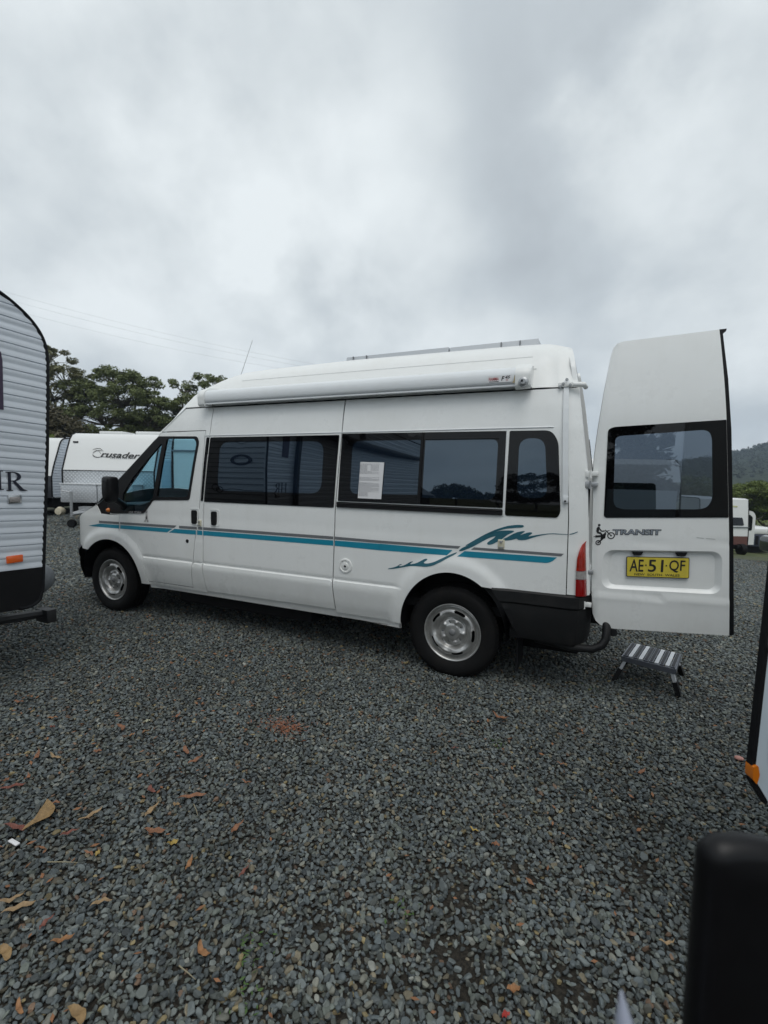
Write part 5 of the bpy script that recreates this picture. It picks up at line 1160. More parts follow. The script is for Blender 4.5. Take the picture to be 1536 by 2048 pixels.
# B: left neighbour
pB = [(0.0, 0.62), (0.0, 1.32), (0.10, 1.62), (0.45, 2.40), (0.55, 2.50), (0.72, 2.56), (6.5, 2.62)]
B_, yB = caravan('caravan', 'white caravan with black framed front window left of the logo caravan', -12.95, 15.0, 2.42, 6.5, pB, split=1.32, lowm=mat('dark_grey_panel', (0.045, 0.048, 0.055), 0.4))
fB = on_front(B_, yB, 0.02)
g = G(); wn = rounded([(0.35, 1.66), (2.05, 1.66), (2.14, 2.08), (0.35, 2.08)], 0.06)
wi = shrink(wn, 0.035); n = len(wn); g.add([fB(u, v) for u, v in wn]+[fB(u, v) for u, v in wi], [(i, (i+1) % n, n+(i+1) % n, n+i) for i in range(n)]); wf = g.make('window_frame', seal, B_, smooth=False)
g = G(); g.add([fB(u, v) for u, v in wi], [tuple(range(n))]); g.make('window_cover', alu_w, B_, smooth=False)
g = G(); g.add([fB(*q) for q in ((1.55, 1.38), (1.95, 1.38), (1.95, 1.50), (1.55, 1.50))], [(0, 1, 2, 3)]); g.make('yellow_sticker', mat('yellow_sticker', (0.62, 0.58, 0.12), 0.5), B_, smooth=False)
g = G(); g.box((1.2, -0.5, 0.45), (2.2, -0.02, 1.0), 0.02); g.make('storage_box', dark, B_)
g = G(); g.tube([(0.6, 0, 0.50), (1.2, -1.5, 0.45)], 0.045, 8); g.tube([(1.8, 0, 0.50), (1.2, -1.5, 0.45)], 0.045, 8); g.make('drawbar', dark, B_)
g = G(); g.lathe([(0, -0.06), (0.12, -0.05), (0.15, 0), (0.15, 0.45), (0.10, 0.52), (0, 0.54)], (0.72, -0.35, 0.55), axis='z', n=18); g.make('gas_bottle', carw, B_)
# C: pale camper seen through the cab windows
pC = [(0.0, 0.45), (0.0, 1.9), (0.05, 2.12), (0.2, 2.22), (3.0, 2.24)]
C_, yC = caravan('caravan', 'plain white caravan with a door, seen only through the cab windows', -4.02, 9.0, 2.3, 3.0, pC, side_corr=False)
fC = on_front(C_, yC, 0.01)
g = G(); q = rounded([(0.55, 0.62), (1.25, 0.62), (1.25, 1.86), (0.55, 1.86)], 0.08); qi = shrink(q, 0.012); n = len(q)
g.add([fC(u, v) for u, v in q]+[fC(u, v) for u, v in qi], [(i, (i+1) % n, n+(i+1) % n, n+i) for i in range(n)]); g.make('door_outline', greyink, C_, smooth=False)
g = G(); g.box((0.62, -0.05, 1.48), (0.70, -0.01, 1.53)); g.make('door_handle', seal, C_)
g = G(); g.box((0.0, -0.02, 1.90), (2.3, 0.0, 1.93)); g.make('rain_strip', greyink, C_)
g = G(); g.lathe([(0, -0.03), (0.07, -0.03), (0.09, 0.0)], (0.75, 0.0, 2.03), n=18); g.make('round_vent', greyink, C_)
g = G(); g.box((-0.25, 0.05, 0.45), (-0.05, 0.25, 1.75), 0.04); g.make('corner_locker', mat('pale_blue_panel', (0.30, 0.42, 0.50), 0.4), C_)
# E: white motorhome beyond the open door
pE = [(0.0, 0.55), (0.0, 2.0), (0.10, 2.42), (0.3, 2.56), (6.5, 2.60)]
E_, yE = caravan('caravan', 'white caravan standing beyond the open rear door, seen through its window', 5.15, 12.0, 2.35, 5.5, pE, side_corr=False)
fE = on_front(E_, yE, 0.012)
g = G(); q = rounded([(0.25, 1.15), (1.75, 1.15), (1.70, 1.95), (0.30, 1.95)], 0.10); g.add([fE(u, v) for u, v in q], [tuple(range(len(q)))]); g.make('front_window', wglass, E_, smooth=False)
for k in range(4): g = G(); g.box((0.02, -0.03, 0.62+k*0.14), (0.22, -0.005, 0.72+k*0.14), 0.01); g.make('panel_block', seal, E_)
# D: far right pop top
pD = [(0.0, 0.33), (0.0, 0.75), (0.02, 1.2), (0.08, 1.95), (0.14, 2.46), (0.3, 2.50), (4.2, 2.50)]
brn = mat('brown_panel', (0.13, 0.055, 0.045), 0.5, vary=0.2, vscale=12)
D_, yD = caravan('caravan', 'small old white caravan with brown lower panel by the far bushes', 14.75, 22.0, 2.28, 4.2, pD, split=0.75, lowm=brn, side_corr=False)
fD = on_front(D_, yD, 0.02)
g = G(); q = rounded([(0.2, 1.25), (2.06, 1.25), (1.98, 1.62), (0.2, 1.64)], 0.06); g.add([fD(u, v) for u, v in q], [tuple(range(len(q)))]); g.make('front_window', wglass, D_, smooth=False)
g = G(); g.box((0, -0.03, 1.15), (2.28, 0.03, 1.19)); g.make('waist_rail', mat('rail_grey', (0.1, 0.12, 0.13), 0.5), D_)
g = G(); g.add([fD(*q_) for q_ in ((1.30, 2.12), (1.75, 2.10), (1.75, 2.16), (1.30, 2.18))], [(0, 1, 2, 3)]); g.make('faded_sticker', mat('pale_yellow_sticker', (0.5, 0.5, 0.25), 0.6), D_, smooth=False)
g = G(); g.lathe([(0, -0.1), (0.25, -0.1), (0.26, 0.1), (0, 0.1)], (1.85, -0.2, 0.16), axis='x', n=18); g.box((1.6, -0.3, 0.25), (2.1, 0.1, 0.36)); g.make('corner_wheel', tyre_m, D_)
aw = G(); q = [(2.30, 0.30), (2.92, 0.30)]+[(2.61+0.31*math.cos(a), 1.62+0.30*math.sin(a)) for a in np.linspace(0, PI, 12)]
aw.prism(q, 0.45, 0.55, lambda u, v, d: (u, d, v)); ad = aw.make('arched_door', carw, D_, smooth=False, label='open arched white door with a tall dark pane')
q = rounded([(2.42, 0.98), (2.78, 0.98), (2.78, 1.62), (2.64, 1.74), (2.54, 1.74), (2.42, 1.62)], 0.08); aw = G(); aw.add([(u, 0.44, v) for u, v in q], [tuple(range(len(q)))]); aw.make('door_pane', wglass, ad, smooth=False)
# low trailer and dark car at the frame's right edge
p = ld(19.2, 24.5); t = thing('box_trailer', 'low grey box trailer with white top beside the arched caravan door', 'trailer', p[:])
def lb(o, a0, a1, d0, d1, z0, z1, bev=0.0):
    g = G(); g.box((a0, d0, z0), (a1, d1, z1), bev); g.V = [tuple(Vector(o)+RT*x+FD*y+Vector((0, 0, z))) for x, y, z in g.V]; return g
lb(p, 0, 1.5, 0, 2.4, 0.35, 1.0, 0.03).make('box', mat('slate_paint', (0.05, 0.06, 0.09), 0.5), t); lb(p, -0.02, 1.52, -0.02, 2.4, 1.0, 1.30, 0.06).make('cover', carw, t); lb(p, 0.1, 1.4, 0.2, 2.2, 0.0, 0.35).make('wheel', tyre_m, t)
for k in range(5): lb(p, 0.15+k*0.26, 0.30+k*0.26, -0.03, -0.005, 0.45, 0.92).make('rib', dark, t)
p = ld(13.35, 16.2); t = thing('dark_car', 'dark parked car at the far right edge with only its tail in view', 'car', p[:])
lb(p, 0, 1.75, -2.6, 0.6, 0.35, 0.95, 0.15).make('body', mat('dark_green_paint', (0.012, 0.022, 0.020), 0.2, coat=0.8), t); lb(p, 0.1, 1.65, -1.8, 0.4, 0.9, 1.42, 0.16).make('cabin_glass', wglass, t)
for a in (0.0, 1.55): lb(p, a, a+0.2, -0.6, 0.05, 0.0, 0.65, 0.09).make('wheel', tyre_m, t)

# ================================================================== ADJACENT VEHICLE AT THE RIGHT
def right_neighbour():
    o = ld(1.062, 1.30, 0.0); t = thing('caravan', 'white caravan at the right frame edge with black edged open door and amber reflector', 'caravan', o[:])
    f = lambda a, z, d=0.0: tuple(o+RT*(a+0.028*(z-0.7))+FD*d+Vector((0, 0, z)))
    q = [(0.0, 1.42), (0.0, 0.70), (0.004, 0.665), (0.045, 0.605), (0.09, 0.585), (0.60, 0.585), (0.60, 1.42)]
    pw = mat('bluish_white_door', (0.52, 0.60, 0.66), 0.3, coat=0.3)
    hole = rounded([(0.052, 0.90), (0.052, 0.70), (0.11, 0.62), (0.50, 0.62), (0.50, 0.90)], 0.04)
    g = G(); g.prism(q, -0.016, 0.0, lambda u, v, d: f(u, v, d)); d_ = g.make('door', pw, t, smooth=False)
    g = G(); g.prism([(-0.012, 1.42), (-0.012, 0.70), (-0.006, 0.66), (0.041, 0.594), (0.046, 0.606), (0.004, 0.668), (0.0, 0.70), (0.0, 1.42)], -0.018, 0.002, lambda u, v, d: f(u, v, d)); g.make('door_seal', seal, d_, smooth=False)
    g = G(); g.prism(rounded([(-0.013, 0.712), (0.001, 0.716), (0.008, 0.688), (0.003, 0.660), (-0.011, 0.676)], 0.004, 2), -0.026, 0.003, lambda u, v, d: f(u, v, d)); g.make('amber_reflector', amber, d_)
    g = G(); g.prism(rounded([(0.034, 0.90), (0.028, 0.80), (0.036, 0.72), (0.062, 0.665), (0.11, 0.64), (0.5, 0.64), (0.5, 0.92), (0.06, 0.93)], 0.02), -0.019, -0.0155, lambda u, v, d: f(u, v, d)); g.make('dark_vent_panel', wblack, d_, smooth=False)
    g = G(); g.prism(rounded([(-0.006, 1.075), (0.05, 1.080), (0.05, 1.050), (-0.006, 1.045)], 0.006, 2), -0.028, 0.002, lambda u, v, d: f(u, v, d)); g.make('door_catch', chrome, d_)
    g = lb(o, 0.64, 2.9, -2.2, 0.02, 0.45, 2.6, 0.06); g.make('body', carw, t)
    for y in (-1.0,): lb(o, 0.66, 0.86, y-0.3, y+0.3, 0.0, 0.62, 0.1).make('wheel', tyre_m, t)
    lb(o, 0.7, 2.8, -2.0, -0.1, 0.25, 0.45).make('chassis', dark, t)
right_neighbour()
# out of focus black shape close to the lens
o = ld(0.250, 0.345, 0.0)
g = G(); q = rounded([(0.0, 0.0), (0.0, 1.226), (0.045, 1.228), (0.36, 1.120), (0.36, 0.0)], [0.0, 0.055, 0.03, 0.03, 0.0], 10); V = []; F = []; n = len(q)
LY = [(0.0, 0.012), (0.003, 0.005), (0.009, 0.001), (0.014, 0.0), (0.020, 0.001), (0.024, 0.006)]
for d, k in LY:
    for u, v in shrink(q, k): V.append(tuple(o+RT*(u+0.006*min(1, v))+FD*d+Vector((0, 0, v))))
for i in range(len(LY)-1): F += [(i*n+j, i*n+(j+1) % n, (i+1)*n+(j+1) % n, (i+1)*n+j) for j in range(n)]
F += [tuple(range(n))[::-1], tuple((len(LY)-1)*n+j for j in range(n))]; g.add(V, F)
blk = g.make('black_case', mat('soft_black_cover', (0.004, 0.004, 0.005), 0.40, spec=0.3, vary=0.3, vscale=30), None, sharp=60)
top(blk, 'blurred black rounded case standing very close at the bottom right corner', 'case')
o = ld(0.168, 0.30, -0.030)
g = G(); g.tube([o+Vector((0, 0, 0.0))+RT*0.16, o+Vector((0, 0, 1.10))+RT*0.025, o+Vector((0, 0, 1.165))+RT*0.003, o+Vector((0, 0, 1.188))], [0.03, 0.0105, 0.006, 0.001], 10)
st_ = g.make('pointed_stick', mat('pale_grey_tip', (0.42, 0.45, 0.55), 0.4), None); top(st_, 'blurred pale pointed tip rising at the bottom edge left of the black case', 'stick')

# ================================================================== TREES, BUSHES, HILL
leafm = []
for nm, c in (('gum_leaf_olive', (0.15, 0.15, 0.075)), ('gum_leaf_green', (0.14, 0.165, 0.068)), ('gum_leaf_brown', (0.085, 0.075, 0.045)), ('gum_leaf_dark', (0.030, 0.042, 0.024)), ('leaf_yellow_green', (0.13, 0.165, 0.045))):
    leafm.append(mat(nm, c, 0.6, spec=0.25, vary=0.45, vscale=0.9))
bark = mat('gum_bark', (0.10, 0.088, 0.072), 0.85, vary=0.3, vscale=5)
def leaf_cloud(R, centres, rads, per, ls, asp=0.42):
    """many leaf-sized faces; centres (n,3), rads (n,3)"""
    n = len(centres); N_ = n*per; c = np.repeat(centres, per, 0); r = np.repeat(rads, per, 0)
    d = R.normal(size=(N_, 3)); d /= np.linalg.norm(d, axis=1)[:, None]; rr2 = R.uniform(0.25, 1.0, N_)**0.6; p = c+d*r*rr2[:, None]
    a = R.normal(size=(N_, 3)); a[:, 2] *= 0.6; a /= np.linalg.norm(a, axis=1)[:, None]; b = np.cross(a, R.normal(size=(N_, 3))); b /= np.linalg.norm(b, axis=1)[:, None]
    s = (ls*R.uniform(0.6, 1.4, N_))[:, None]
    V = np.stack([p-a*s*0.5, p+b*s*asp*0.5, p+a*s*0.5, p-b*s*asp*0.5], 1).reshape(-1, 3)
    me = bpy.data.meshes.new('crown'); me.vertices.add(len(V)); me.vertices.foreach_set('co', V.astype(np.float32).ravel())
    me.loops.add(N_*4); me.loops.foreach_set('vertex_index', np.arange(N_*4, dtype=np.int32)); me.polygons.add(N_); me.polygons.foreach_set('loop_start', np.arange(0, N_*4, 4, dtype=np.int32)); me.polygons.foreach_set('loop_total', np.full(N_, 4, np.int32)); me.update(); me.validate()
    return me
def gum(label, lat, dep, h, crowns, seed, m=0, n=46, per=150, ls=0.30, name='gum_tree', group=None, trunk=0.22, z0=None, cat='tree', cl=(0.55, 1.15)):
    """crowns: list of (dx, z, rx, rz) lobes measured from the trunk"""
    R = np.random.default_rng(seed); p = ld(lat, dep); 
    t = thing(name, label, cat, p[:], group); base = Vector(p); fork = h*0.28
    tot = sum(c[2]*c[3] for c in crowns); cen = []; rad_ = []
    g = G(); g.tube([base, base+Vector((0.1, 0, fork*0.6)), base+Vector((0.0, 0.1, fork))], [trunk, trunk*0.8, trunk*0.7], 8)
    for (dx, z, rx, rz) in crowns:
        k = max(3, int(n*rx*rz/tot)); lc = Vector(ld(lat+dx, dep, base.z+z))
        mid = base+Vector((0, 0, fork)); hub = lc-Vector((0, 0, rz*0.6)); bend = mid.lerp(hub, 0.5)+Vector(R.normal(0, 0.3, 3))
        g.tube([mid-Vector((0, 0, 0.2)), bend, hub], [trunk*0.6, trunk*0.42, trunk*0.28], 6)
        for _ in range(k):
            d = R.normal(size=3); d[2] = abs(d[2])*0.9-0.25; d /= np.linalg.norm(d); q = R.uniform(0.55, 1.0)
            c = lc+RT*float(d[0]*rx*q)+FD*float(d[1]*rx*q)+Vector((0, 0, float(d[2]*rz*q)))
            cen.append(c[:]); s = R.uniform(*cl); rad_.append((s, s, s*0.55))
            m1 = hub.lerp(c, 0.55)+Vector(R.normal(0, 0.22, 3)); g.tube([hub, m1, c], [trunk*0.20, trunk*0.12, trunk*0.04], 5, cap=False)
    g.make('trunk', bark, t, sharp=60)
    me = leaf_cloud(R, np.array(cen), np.array(rad_), per, ls); link('crown', me, leafm[m], t)
    return t
gum('tall olive gum tree rising highest just right of the clad caravan', -26.0, 38.0, 11, [(-1.2, 10.4, 2.2, 1.1), (0.7, 8.9, 1.9, 1.0), (-0.6, 7.6, 2.6, 1.1), (1.9, 7.2, 1.3, 0.8), (0.2, 6.0, 2.6, 1.2), (-3.5, 8.8, 2.6, 1.5), (-4.5, 6.0, 2.5, 1.5)], 11, 0, n=190, per=150, ls=0.20, cl=(0.28, 0.68))
gum('broad spreading gum tree with umbrella crown behind the logo caravan', -21.0, 38.0, 10, [(-0.4, 9.0, 1.9, 0.8), (1.3, 8.5, 1.7, 0.8), (-2.8, 7.9, 1.8, 0.9), (0.2, 7.4, 3.2, 1.1), (2.9, 6.9, 1.9, 0.9), (-1.2, 5.9, 3.4, 1.1), (2.4, 5.6, 2.4, 1.0), (-0.5, 4.4, 3.4, 1.0), (2.8, 4.2, 2.2, 0.9)], 12, 1, n=300, per=150, ls=0.20, cl=(0.28, 0.70))
gum('thin open crowned gum tree just left of the van roof', -15.9, 39.0, 10, [(-0.6, 8.5, 1.1, 0.7), (1.2, 9.2, 0.8, 0.7), (2.2, 8.6, 1.6, 0.9), (0.2, 7.5, 1.6, 0.8), (-1.2, 6.8, 1.5, 0.8), (2.0, 7.0, 1.8, 0.9), (0.5, 5.9, 2.2, 0.9), (-1.0, 4.9, 2.0, 0.9), (1.6, 4.7, 2.2, 0.9)], 13, 1, n=150, per=120, ls=0.19, cl=(0.25, 0.58))
gum('dark brown green bushy tree low behind the white caravans', -25.0, 34.0, 7, [(-0.4, 5.2, 1.9, 1.2), (1.4, 4.6, 1.8, 1.1), (0.4, 3.9, 2.4, 1.2), (-1.9, 4.3, 1.5, 1.2)], 14, 2, n=70, per=200, trunk=0.18)
gum('mid green bushy gum tree filling the gap above the logo caravan roof', -18.6, 41.0, 8, [(-1.6, 5.6, 2.0, 1.0), (1.2, 5.4, 2.0, 1.0), (0.0, 4.4, 2.8, 1.0), (3.2, 5.2, 1.8, 1.0)], 15, 1, n=80, per=160)
gum('bright yellow green shrub peeping over the left caravan roof', -22.4, 30.5, 4.6, [(0.0, 3.7, 0.7, 0.5), (-0.6, 3.2, 0.8, 0.6), (0.4, 3.1, 0.7, 0.5)], 16, 4, n=22, per=160, ls=0.2, trunk=0.08, name='shrub', cat='shrub', cl=(0.3, 0.5))
gum('gum tree standing behind the van roof out of sight', -9.0, 42.0, 8, [(0, 6.2, 2.6, 1.2), (2.5, 5.2, 2.2, 1.2), (-2.5, 5.4, 2.2, 1.2)], 17, 0, n=50, per=140)
# right: bush and trees before the hill
for i, (lat, dep, h, cr, m_, lab) in enumerate([
    (31.2, 41.0, 3.6, [(0, 3.2, 2.2, 1.3), (-1.8, 2.9, 1.5, 1.2), (1.8, 2.4, 1.6, 1.1)], 4, 'round yellow green bush at the foot of the hill beside the open door edge'),
    (34.6, 43.0, 2.6, [(0, 1.7, 2.0, 1.1), (1.8, 1.6, 1.8, 1.0), (-1.6, 1.5, 1.5, 0.9)], 4, 'lower sprawling bush right of the round bush'),
    (29.0, 46.0, 4.4, [(0, 3.4, 2.6, 1.4), (2.2, 3.0, 2.0, 1.2), (-2.4, 3.2, 2.0, 1.4)], 1, 'dark green bush behind the round bush'),
    (37.5, 45.0, 2.8, [(0, 1.9, 2.0, 1.1), (2.2, 1.9, 1.8, 1.2)], 0, 'olive bush at the far right edge'),
    (24.0, 44.0, 4.4, [(0, 3.4, 2.6, 1.5), (2.6, 3.0, 2.0, 1.3), (-2.6, 3.0, 2.0, 1.4)], 0, 'olive bush seen through the rear door window')]):
    gum(lab, lat, dep, h, cr, 40+i, m_, n=90, per=170, ls=0.24, trunk=0.12, name='bush', group=None, cat='bush', cl=(0.45, 0.85))
# behind the camera, seen mirrored in the glass
dk = 3
for i, (x, y, h, cr) in enumerate([(-5.2, -52, 6, [(0, 4.9, 3.2, 0.9), (2.5, 4.0, 2.4, 0.9), (-2.8, 3.8, 2.4, 0.9), (0, 2.4, 3.8, 1.2)]), (-15.5, -56, 4.5, [(0, 3.2, 2.8, 0.8), (2.5, 2.5, 2.2, 0.8), (-2.5, 2.6, 2, 0.8)]), (-1.0, -50, 6, [(0, 4.2, 3.0, 0.9), (2, 3.2, 3, 1.0), (-1, 2.2, 3, 1.2)]), (6.5, -21, 6, [(-0.2, 4.0, 0.6, 0.7), (0.2, 3.0, 0.8, 0.8), (0.4, 2.2, 1.1, 0.9), (0.2, 1.0, 1.6, 0.9)]), (-9.8, -54, 4, [(0, 2.2, 3.4, 0.9), (3, 1.8, 2.4, 0.8)])]):
    q = Vector((x, y, 0))-C0; gum(['wide umbrella shaped dark tree mirrored in the rear quarter window', 'low dark tree mirrored in the middle window', 'dark tree mirrored at the edge of the rear quarter window', 'narrow dark tree mirrored in the open rear door window', 'low wide dark bush mirrored below the middle window'][i], q.dot(RT), q.dot(FD), h, cr, 60+i, dk, n=70, per=120, ls=0.32, trunk=0.16, group='trees mirrored in the windows', cl=(0.5, 1.0))
g = G(); sh = thing('shed', 'long dark roofed shed behind the camera, mirrored in the middle window', 'shed', (-29, -45, 0))
g.box((-40, -50, 0), (-17, -42, 2.6)); g.make('wall', mat('shed_wall', (0.06, 0.065, 0.07), 0.6), sh)
g = G(); g.add([(-40.5, -41.5, 2.5), (-16.5, -41.5, 2.5), (-19, -46, 4.6), (-38, -46, 4.6), (-40.5, -50.5, 2.5), (-16.5, -50.5, 2.5)], [(0, 1, 2, 3), (3, 2, 5, 4), (1, 5, 2), (0, 3, 4)]); g.make('roof', mat('shed_roof', (0.035, 0.038, 0.045), 0.5), sh, smooth=False)

def hill():
    n, m = 240, 46; V = []; F = []; R = np.random.default_rng(3)
    az = np.linspace(rad(-2), rad(80), n)      # bearing from the camera's forward axis, to the right
    px = [-0.03, 0.30, 0.55, 0.65, 0.738, 0.772, 0.811, 0.95, 1.2, 2.0, 6.0]; el = [-0.01, 0.012, 0.030, 0.045, 0.0665, 0.078, 0.090, 0.115, 0.135, 0.15, 0.14]
    for i, a in enumerate(az):
        top_ = float(np.interp(math.tan(a), px, el))
        top_ += 0.0022*math.sin(a*47)+0.0015*math.sin(a*101+1)
        for j in range(m):
            u = j/(m-1); dist = 210+u*300
            lat = dist*math.tan(a) if a < 1.2 else dist*math.tan(1.2); p = ld(min(lat, dist*2.6), dist, 0)
            if math.tan(a) > 2.6: p = ld(dist*2.6, dist*(2.6/math.tan(a)), 0)
            s = u**1.25; z = -3.5+(510*top_*0.98+1.5+3.5)*s
            z += (math.sin(a*37+u*9)*1.6+math.sin(a*83-u*17)*0.9)*s*(1-s)*2+R.normal(0, 0.55)*(0.3+s)
            V.append((p.x, p.y, z))
    for i in range(n-1):
        for j in range(m-1): F.append((i*m+j, (i+1)*m+j, (i+1)*m+j+1, i*m+j+1))
    hm = bpy.data.materials.new('wooded_hill'); hm.use_nodes = True; t = hm.node_tree; L = t.links.new; b = t.nodes['Principled BSDF']; b.inputs['Roughness'].default_value = 0.95; b.inputs['Specular IOR Level'].default_value = 0.1
    tc = N(t, 'ShaderNodeTexCoord'); n1 = N(t, 'ShaderNodeTexNoise', i_Scale=0.16, i_Detail=8.0, i_Roughness=0.75); L(tc.outputs['Object'], n1.inputs[0]); cr = N(t, 'ShaderNodeValToRGB'); L(n1.outputs[0], cr.inputs[0]); e = cr.color_ramp.elements
    e[0].position = 0.35; e[0].color = (0.020, 0.034, 0.022, 1); e[1].position = 0.68; e[1].color = (0.070, 0.085, 0.050, 1)
    bp = N(t, 'ShaderNodeBump', i_Strength=1.0, i_Distance=3.0); L(n1.outputs[0], bp.inputs['Height']); L(bp.outputs[0], b.inputs['Normal']); L(cr.outputs[0], b.inputs['Base Color'])
    o = link('hill', mesh('hill', V, F, True, 80), hm); struct(o)
    # the wood on it: leaf clumps large enough to roughen slope and ridge
    Va = np.array(V).reshape(n, m, 3); K = 9000; ii = R.integers(0, n-1, K); jj = np.clip((R.uniform(0.1, 1.0, K)**0.6*m).astype(int), 0, m-1); c = Va[ii, jj]+R.normal(0, 1.0, (K, 3))*np.array([1, 1, 0.2])+np.array([0, 0, 0.8])
    s = R.uniform(0.9, 2.2, K); me = leaf_cloud(R, c, np.stack([s, s, s*0.8], 1), 12, 1.5, 0.7); w_ = link('hill_woodland', me, mat('far_foliage', (0.036, 0.052, 0.030), 0.8, vary=0.5, vscale=0.12)); w_['kind'] = 'stuff'; w_['label'] = 'dark blue green woodland covering the distant hill'
hill()
# grass and low growth between the yard and the hill
def verge():
    R = np.random.default_rng(9); K = 2600; lat = R.uniform(14, 75, K); dep = R.uniform(30, 75, K); P_ = np.array([ld(a, b)[:] for a, b in zip(lat, dep)]); P_[:, 2] += 0.12
    s = R.uniform(0.2, 0.55, K); me = leaf_cloud(R, P_, np.stack([s, s, s*0.5], 1), 14, 0.22, 0.35); o = link('verge_growth', me, leafm[4]); o['kind'] = 'stuff'; o['label'] = 'rough grass and low scrub on the verge beyond the yard'
verge()
# power lines
wm = mat('cable_grey', (0.45, 0.46, 0.47), 0.6)
for k, (a, b) in enumerate([((-42.3, 60, 22.0), (-8.0, 60, 15.2)), ((-42.3, 60, 21.2), (-8.0, 60, 14.7)), ((-42.3, 60, 20.1), (-12.0, 60, 14.6))]):
    A0, B0 = ld(*a), ld(*b); d = B0-A0; P_ = [A0-d*0.4+d*1.9*t_-Vector((0, 0, 1.5*(1-(2*t_-1)**2)-1.0)) for t_ in np.linspace(0, 1, 24)]
    g = G(); g.tube(P_, 0.0085, 5); o = g.make('power_line', wm, None); top(o, ['topmost', 'middle', 'lowest'][k]+' of three thin power lines crossing the sky above the trees', 'power line')

# ================================================================== LITTER ON THE GRAVEL
LV = [(-2.355, -1.606, 0.06, 27.0, 'r'), (-1.96, -1.639, 0.051, 39.0, 'o'), (-1.861, -1.703, 0.028, 26.0, 'd'), (-1.514, -1.547, 0.086, -15.0, 'r'), (-1.394, -1.562, 0.041, 72.0, 'o'), (-1.64, -1.913, 0.078, 136.0, 'r'), (-1.552, -1.864, 0.084, 2.0, 't'), (-1.403, -1.746, 0.036, 46.0, 'r'), (-1.334, -1.298, 0.055, 92.0, 'r'), (-0.99, -1.538, 0.08, -29.0, 'r'), (-0.891, -1.574, 0.077, 83.0, 'r'), (-1.43, -1.421, 0.035, 74.0, 'p'), (-1.477, -2.113, 0.089, 50.0, 'd'), (-1.574, -2.09, 0.029, 72.0, 'r'), (-1.507, -2.035, 0.045, 135.0, 'r'), (-0.887, -1.829, 0.064, -19.0, 'd'), (-0.671, -1.807, 0.103, 38.0, 'r'), (-0.711, -1.858, 0.029, 25.0, 't'), (-0.767, -1.939, 0.074, 103.0, 't'), (-0.986, -2.071, 0.086, 79.0, 't'), (-1.199, -2.092, 0.044, 43.0, 'r'), (-1.185, -2.175, 0.15, 122.0, 'T'), (-1.175, -2.261, 0.1, 9.0, 'd'), (-0.954, -2.175, 0.058, 61.0, 'd'), (-0.661, -2.016, 0.078, 19.0, 'r'), (-0.362, -1.858, 0.064, 91.0, 'r'), (-0.544, -2.03, 0.035, 47.0, 'y'), (-0.792, -2.21, 0.047, 5.0, 'r'), (-0.764, -2.192, 0.024, 125.0, 'y'), (-0.403, -2.08, 0.055, 116.0, 'o'), (-0.835, -2.446, 0.062, 60.0, 't'), (-0.778, -2.46, 0.08, 52.0, 't'), (-0.542, -2.332, 0.057, 45.0, 't'), (-0.633, -2.453, 0.045, 102.0, 'd'), (-0.534, -2.465, 0.055, 45.0, 'o'), (-0.105, -2.295, 0.055, -18.0, 'o'), (-0.441, -2.632, 0.051, -18.0, 'o'), (-0.283, -2.588, 0.067, -8.0, 'T'), (-0.651, -2.572, 0.064, -12.0, 'T'), (-0.192, -2.018, 0.049, 92.0, 'd'), (-0.528, -1.603, 0.05, 12.0, 'r'), (0.461, -0.427, 0.092, -16.0, 'r'), (0.298, -0.889, 0.039, 42.0, 'd'), (0.843, -0.773, 0.047, 7.0, 'r'), (0.538, -1.428, 0.039, -3.0, 'y'), (0.635, -1.483, 0.029, 20.0, 'r'), (0.788, -2.006, 0.034, 30.0, 'o'), (0.78, -2.085, 0.022, 50.0, 'R'), (1.215, -1.646, 0.043, 25.0, 't'), (1.208, -0.681, 0.069, 49.0, 'r')]
LM = {'r': ((0.21, 0.095, 0.048), 'reddish brown'), 'o': ((0.26, 0.125, 0.05), 'orange brown'), 'd': ((0.16, 0.055, 0.038), 'dark red'), 't': ((0.28, 0.19, 0.10), 'tan'), 'T': ((0.25, 0.16, 0.07), 'broad tan'), 'y': ((0.34, 0.24, 0.06), 'yellow'), 'p': ((0.34, 0.34, 0.24), 'pale'), 'R': ((0.42, 0.05, 0.04), 'bright red')}
LEAVES = []
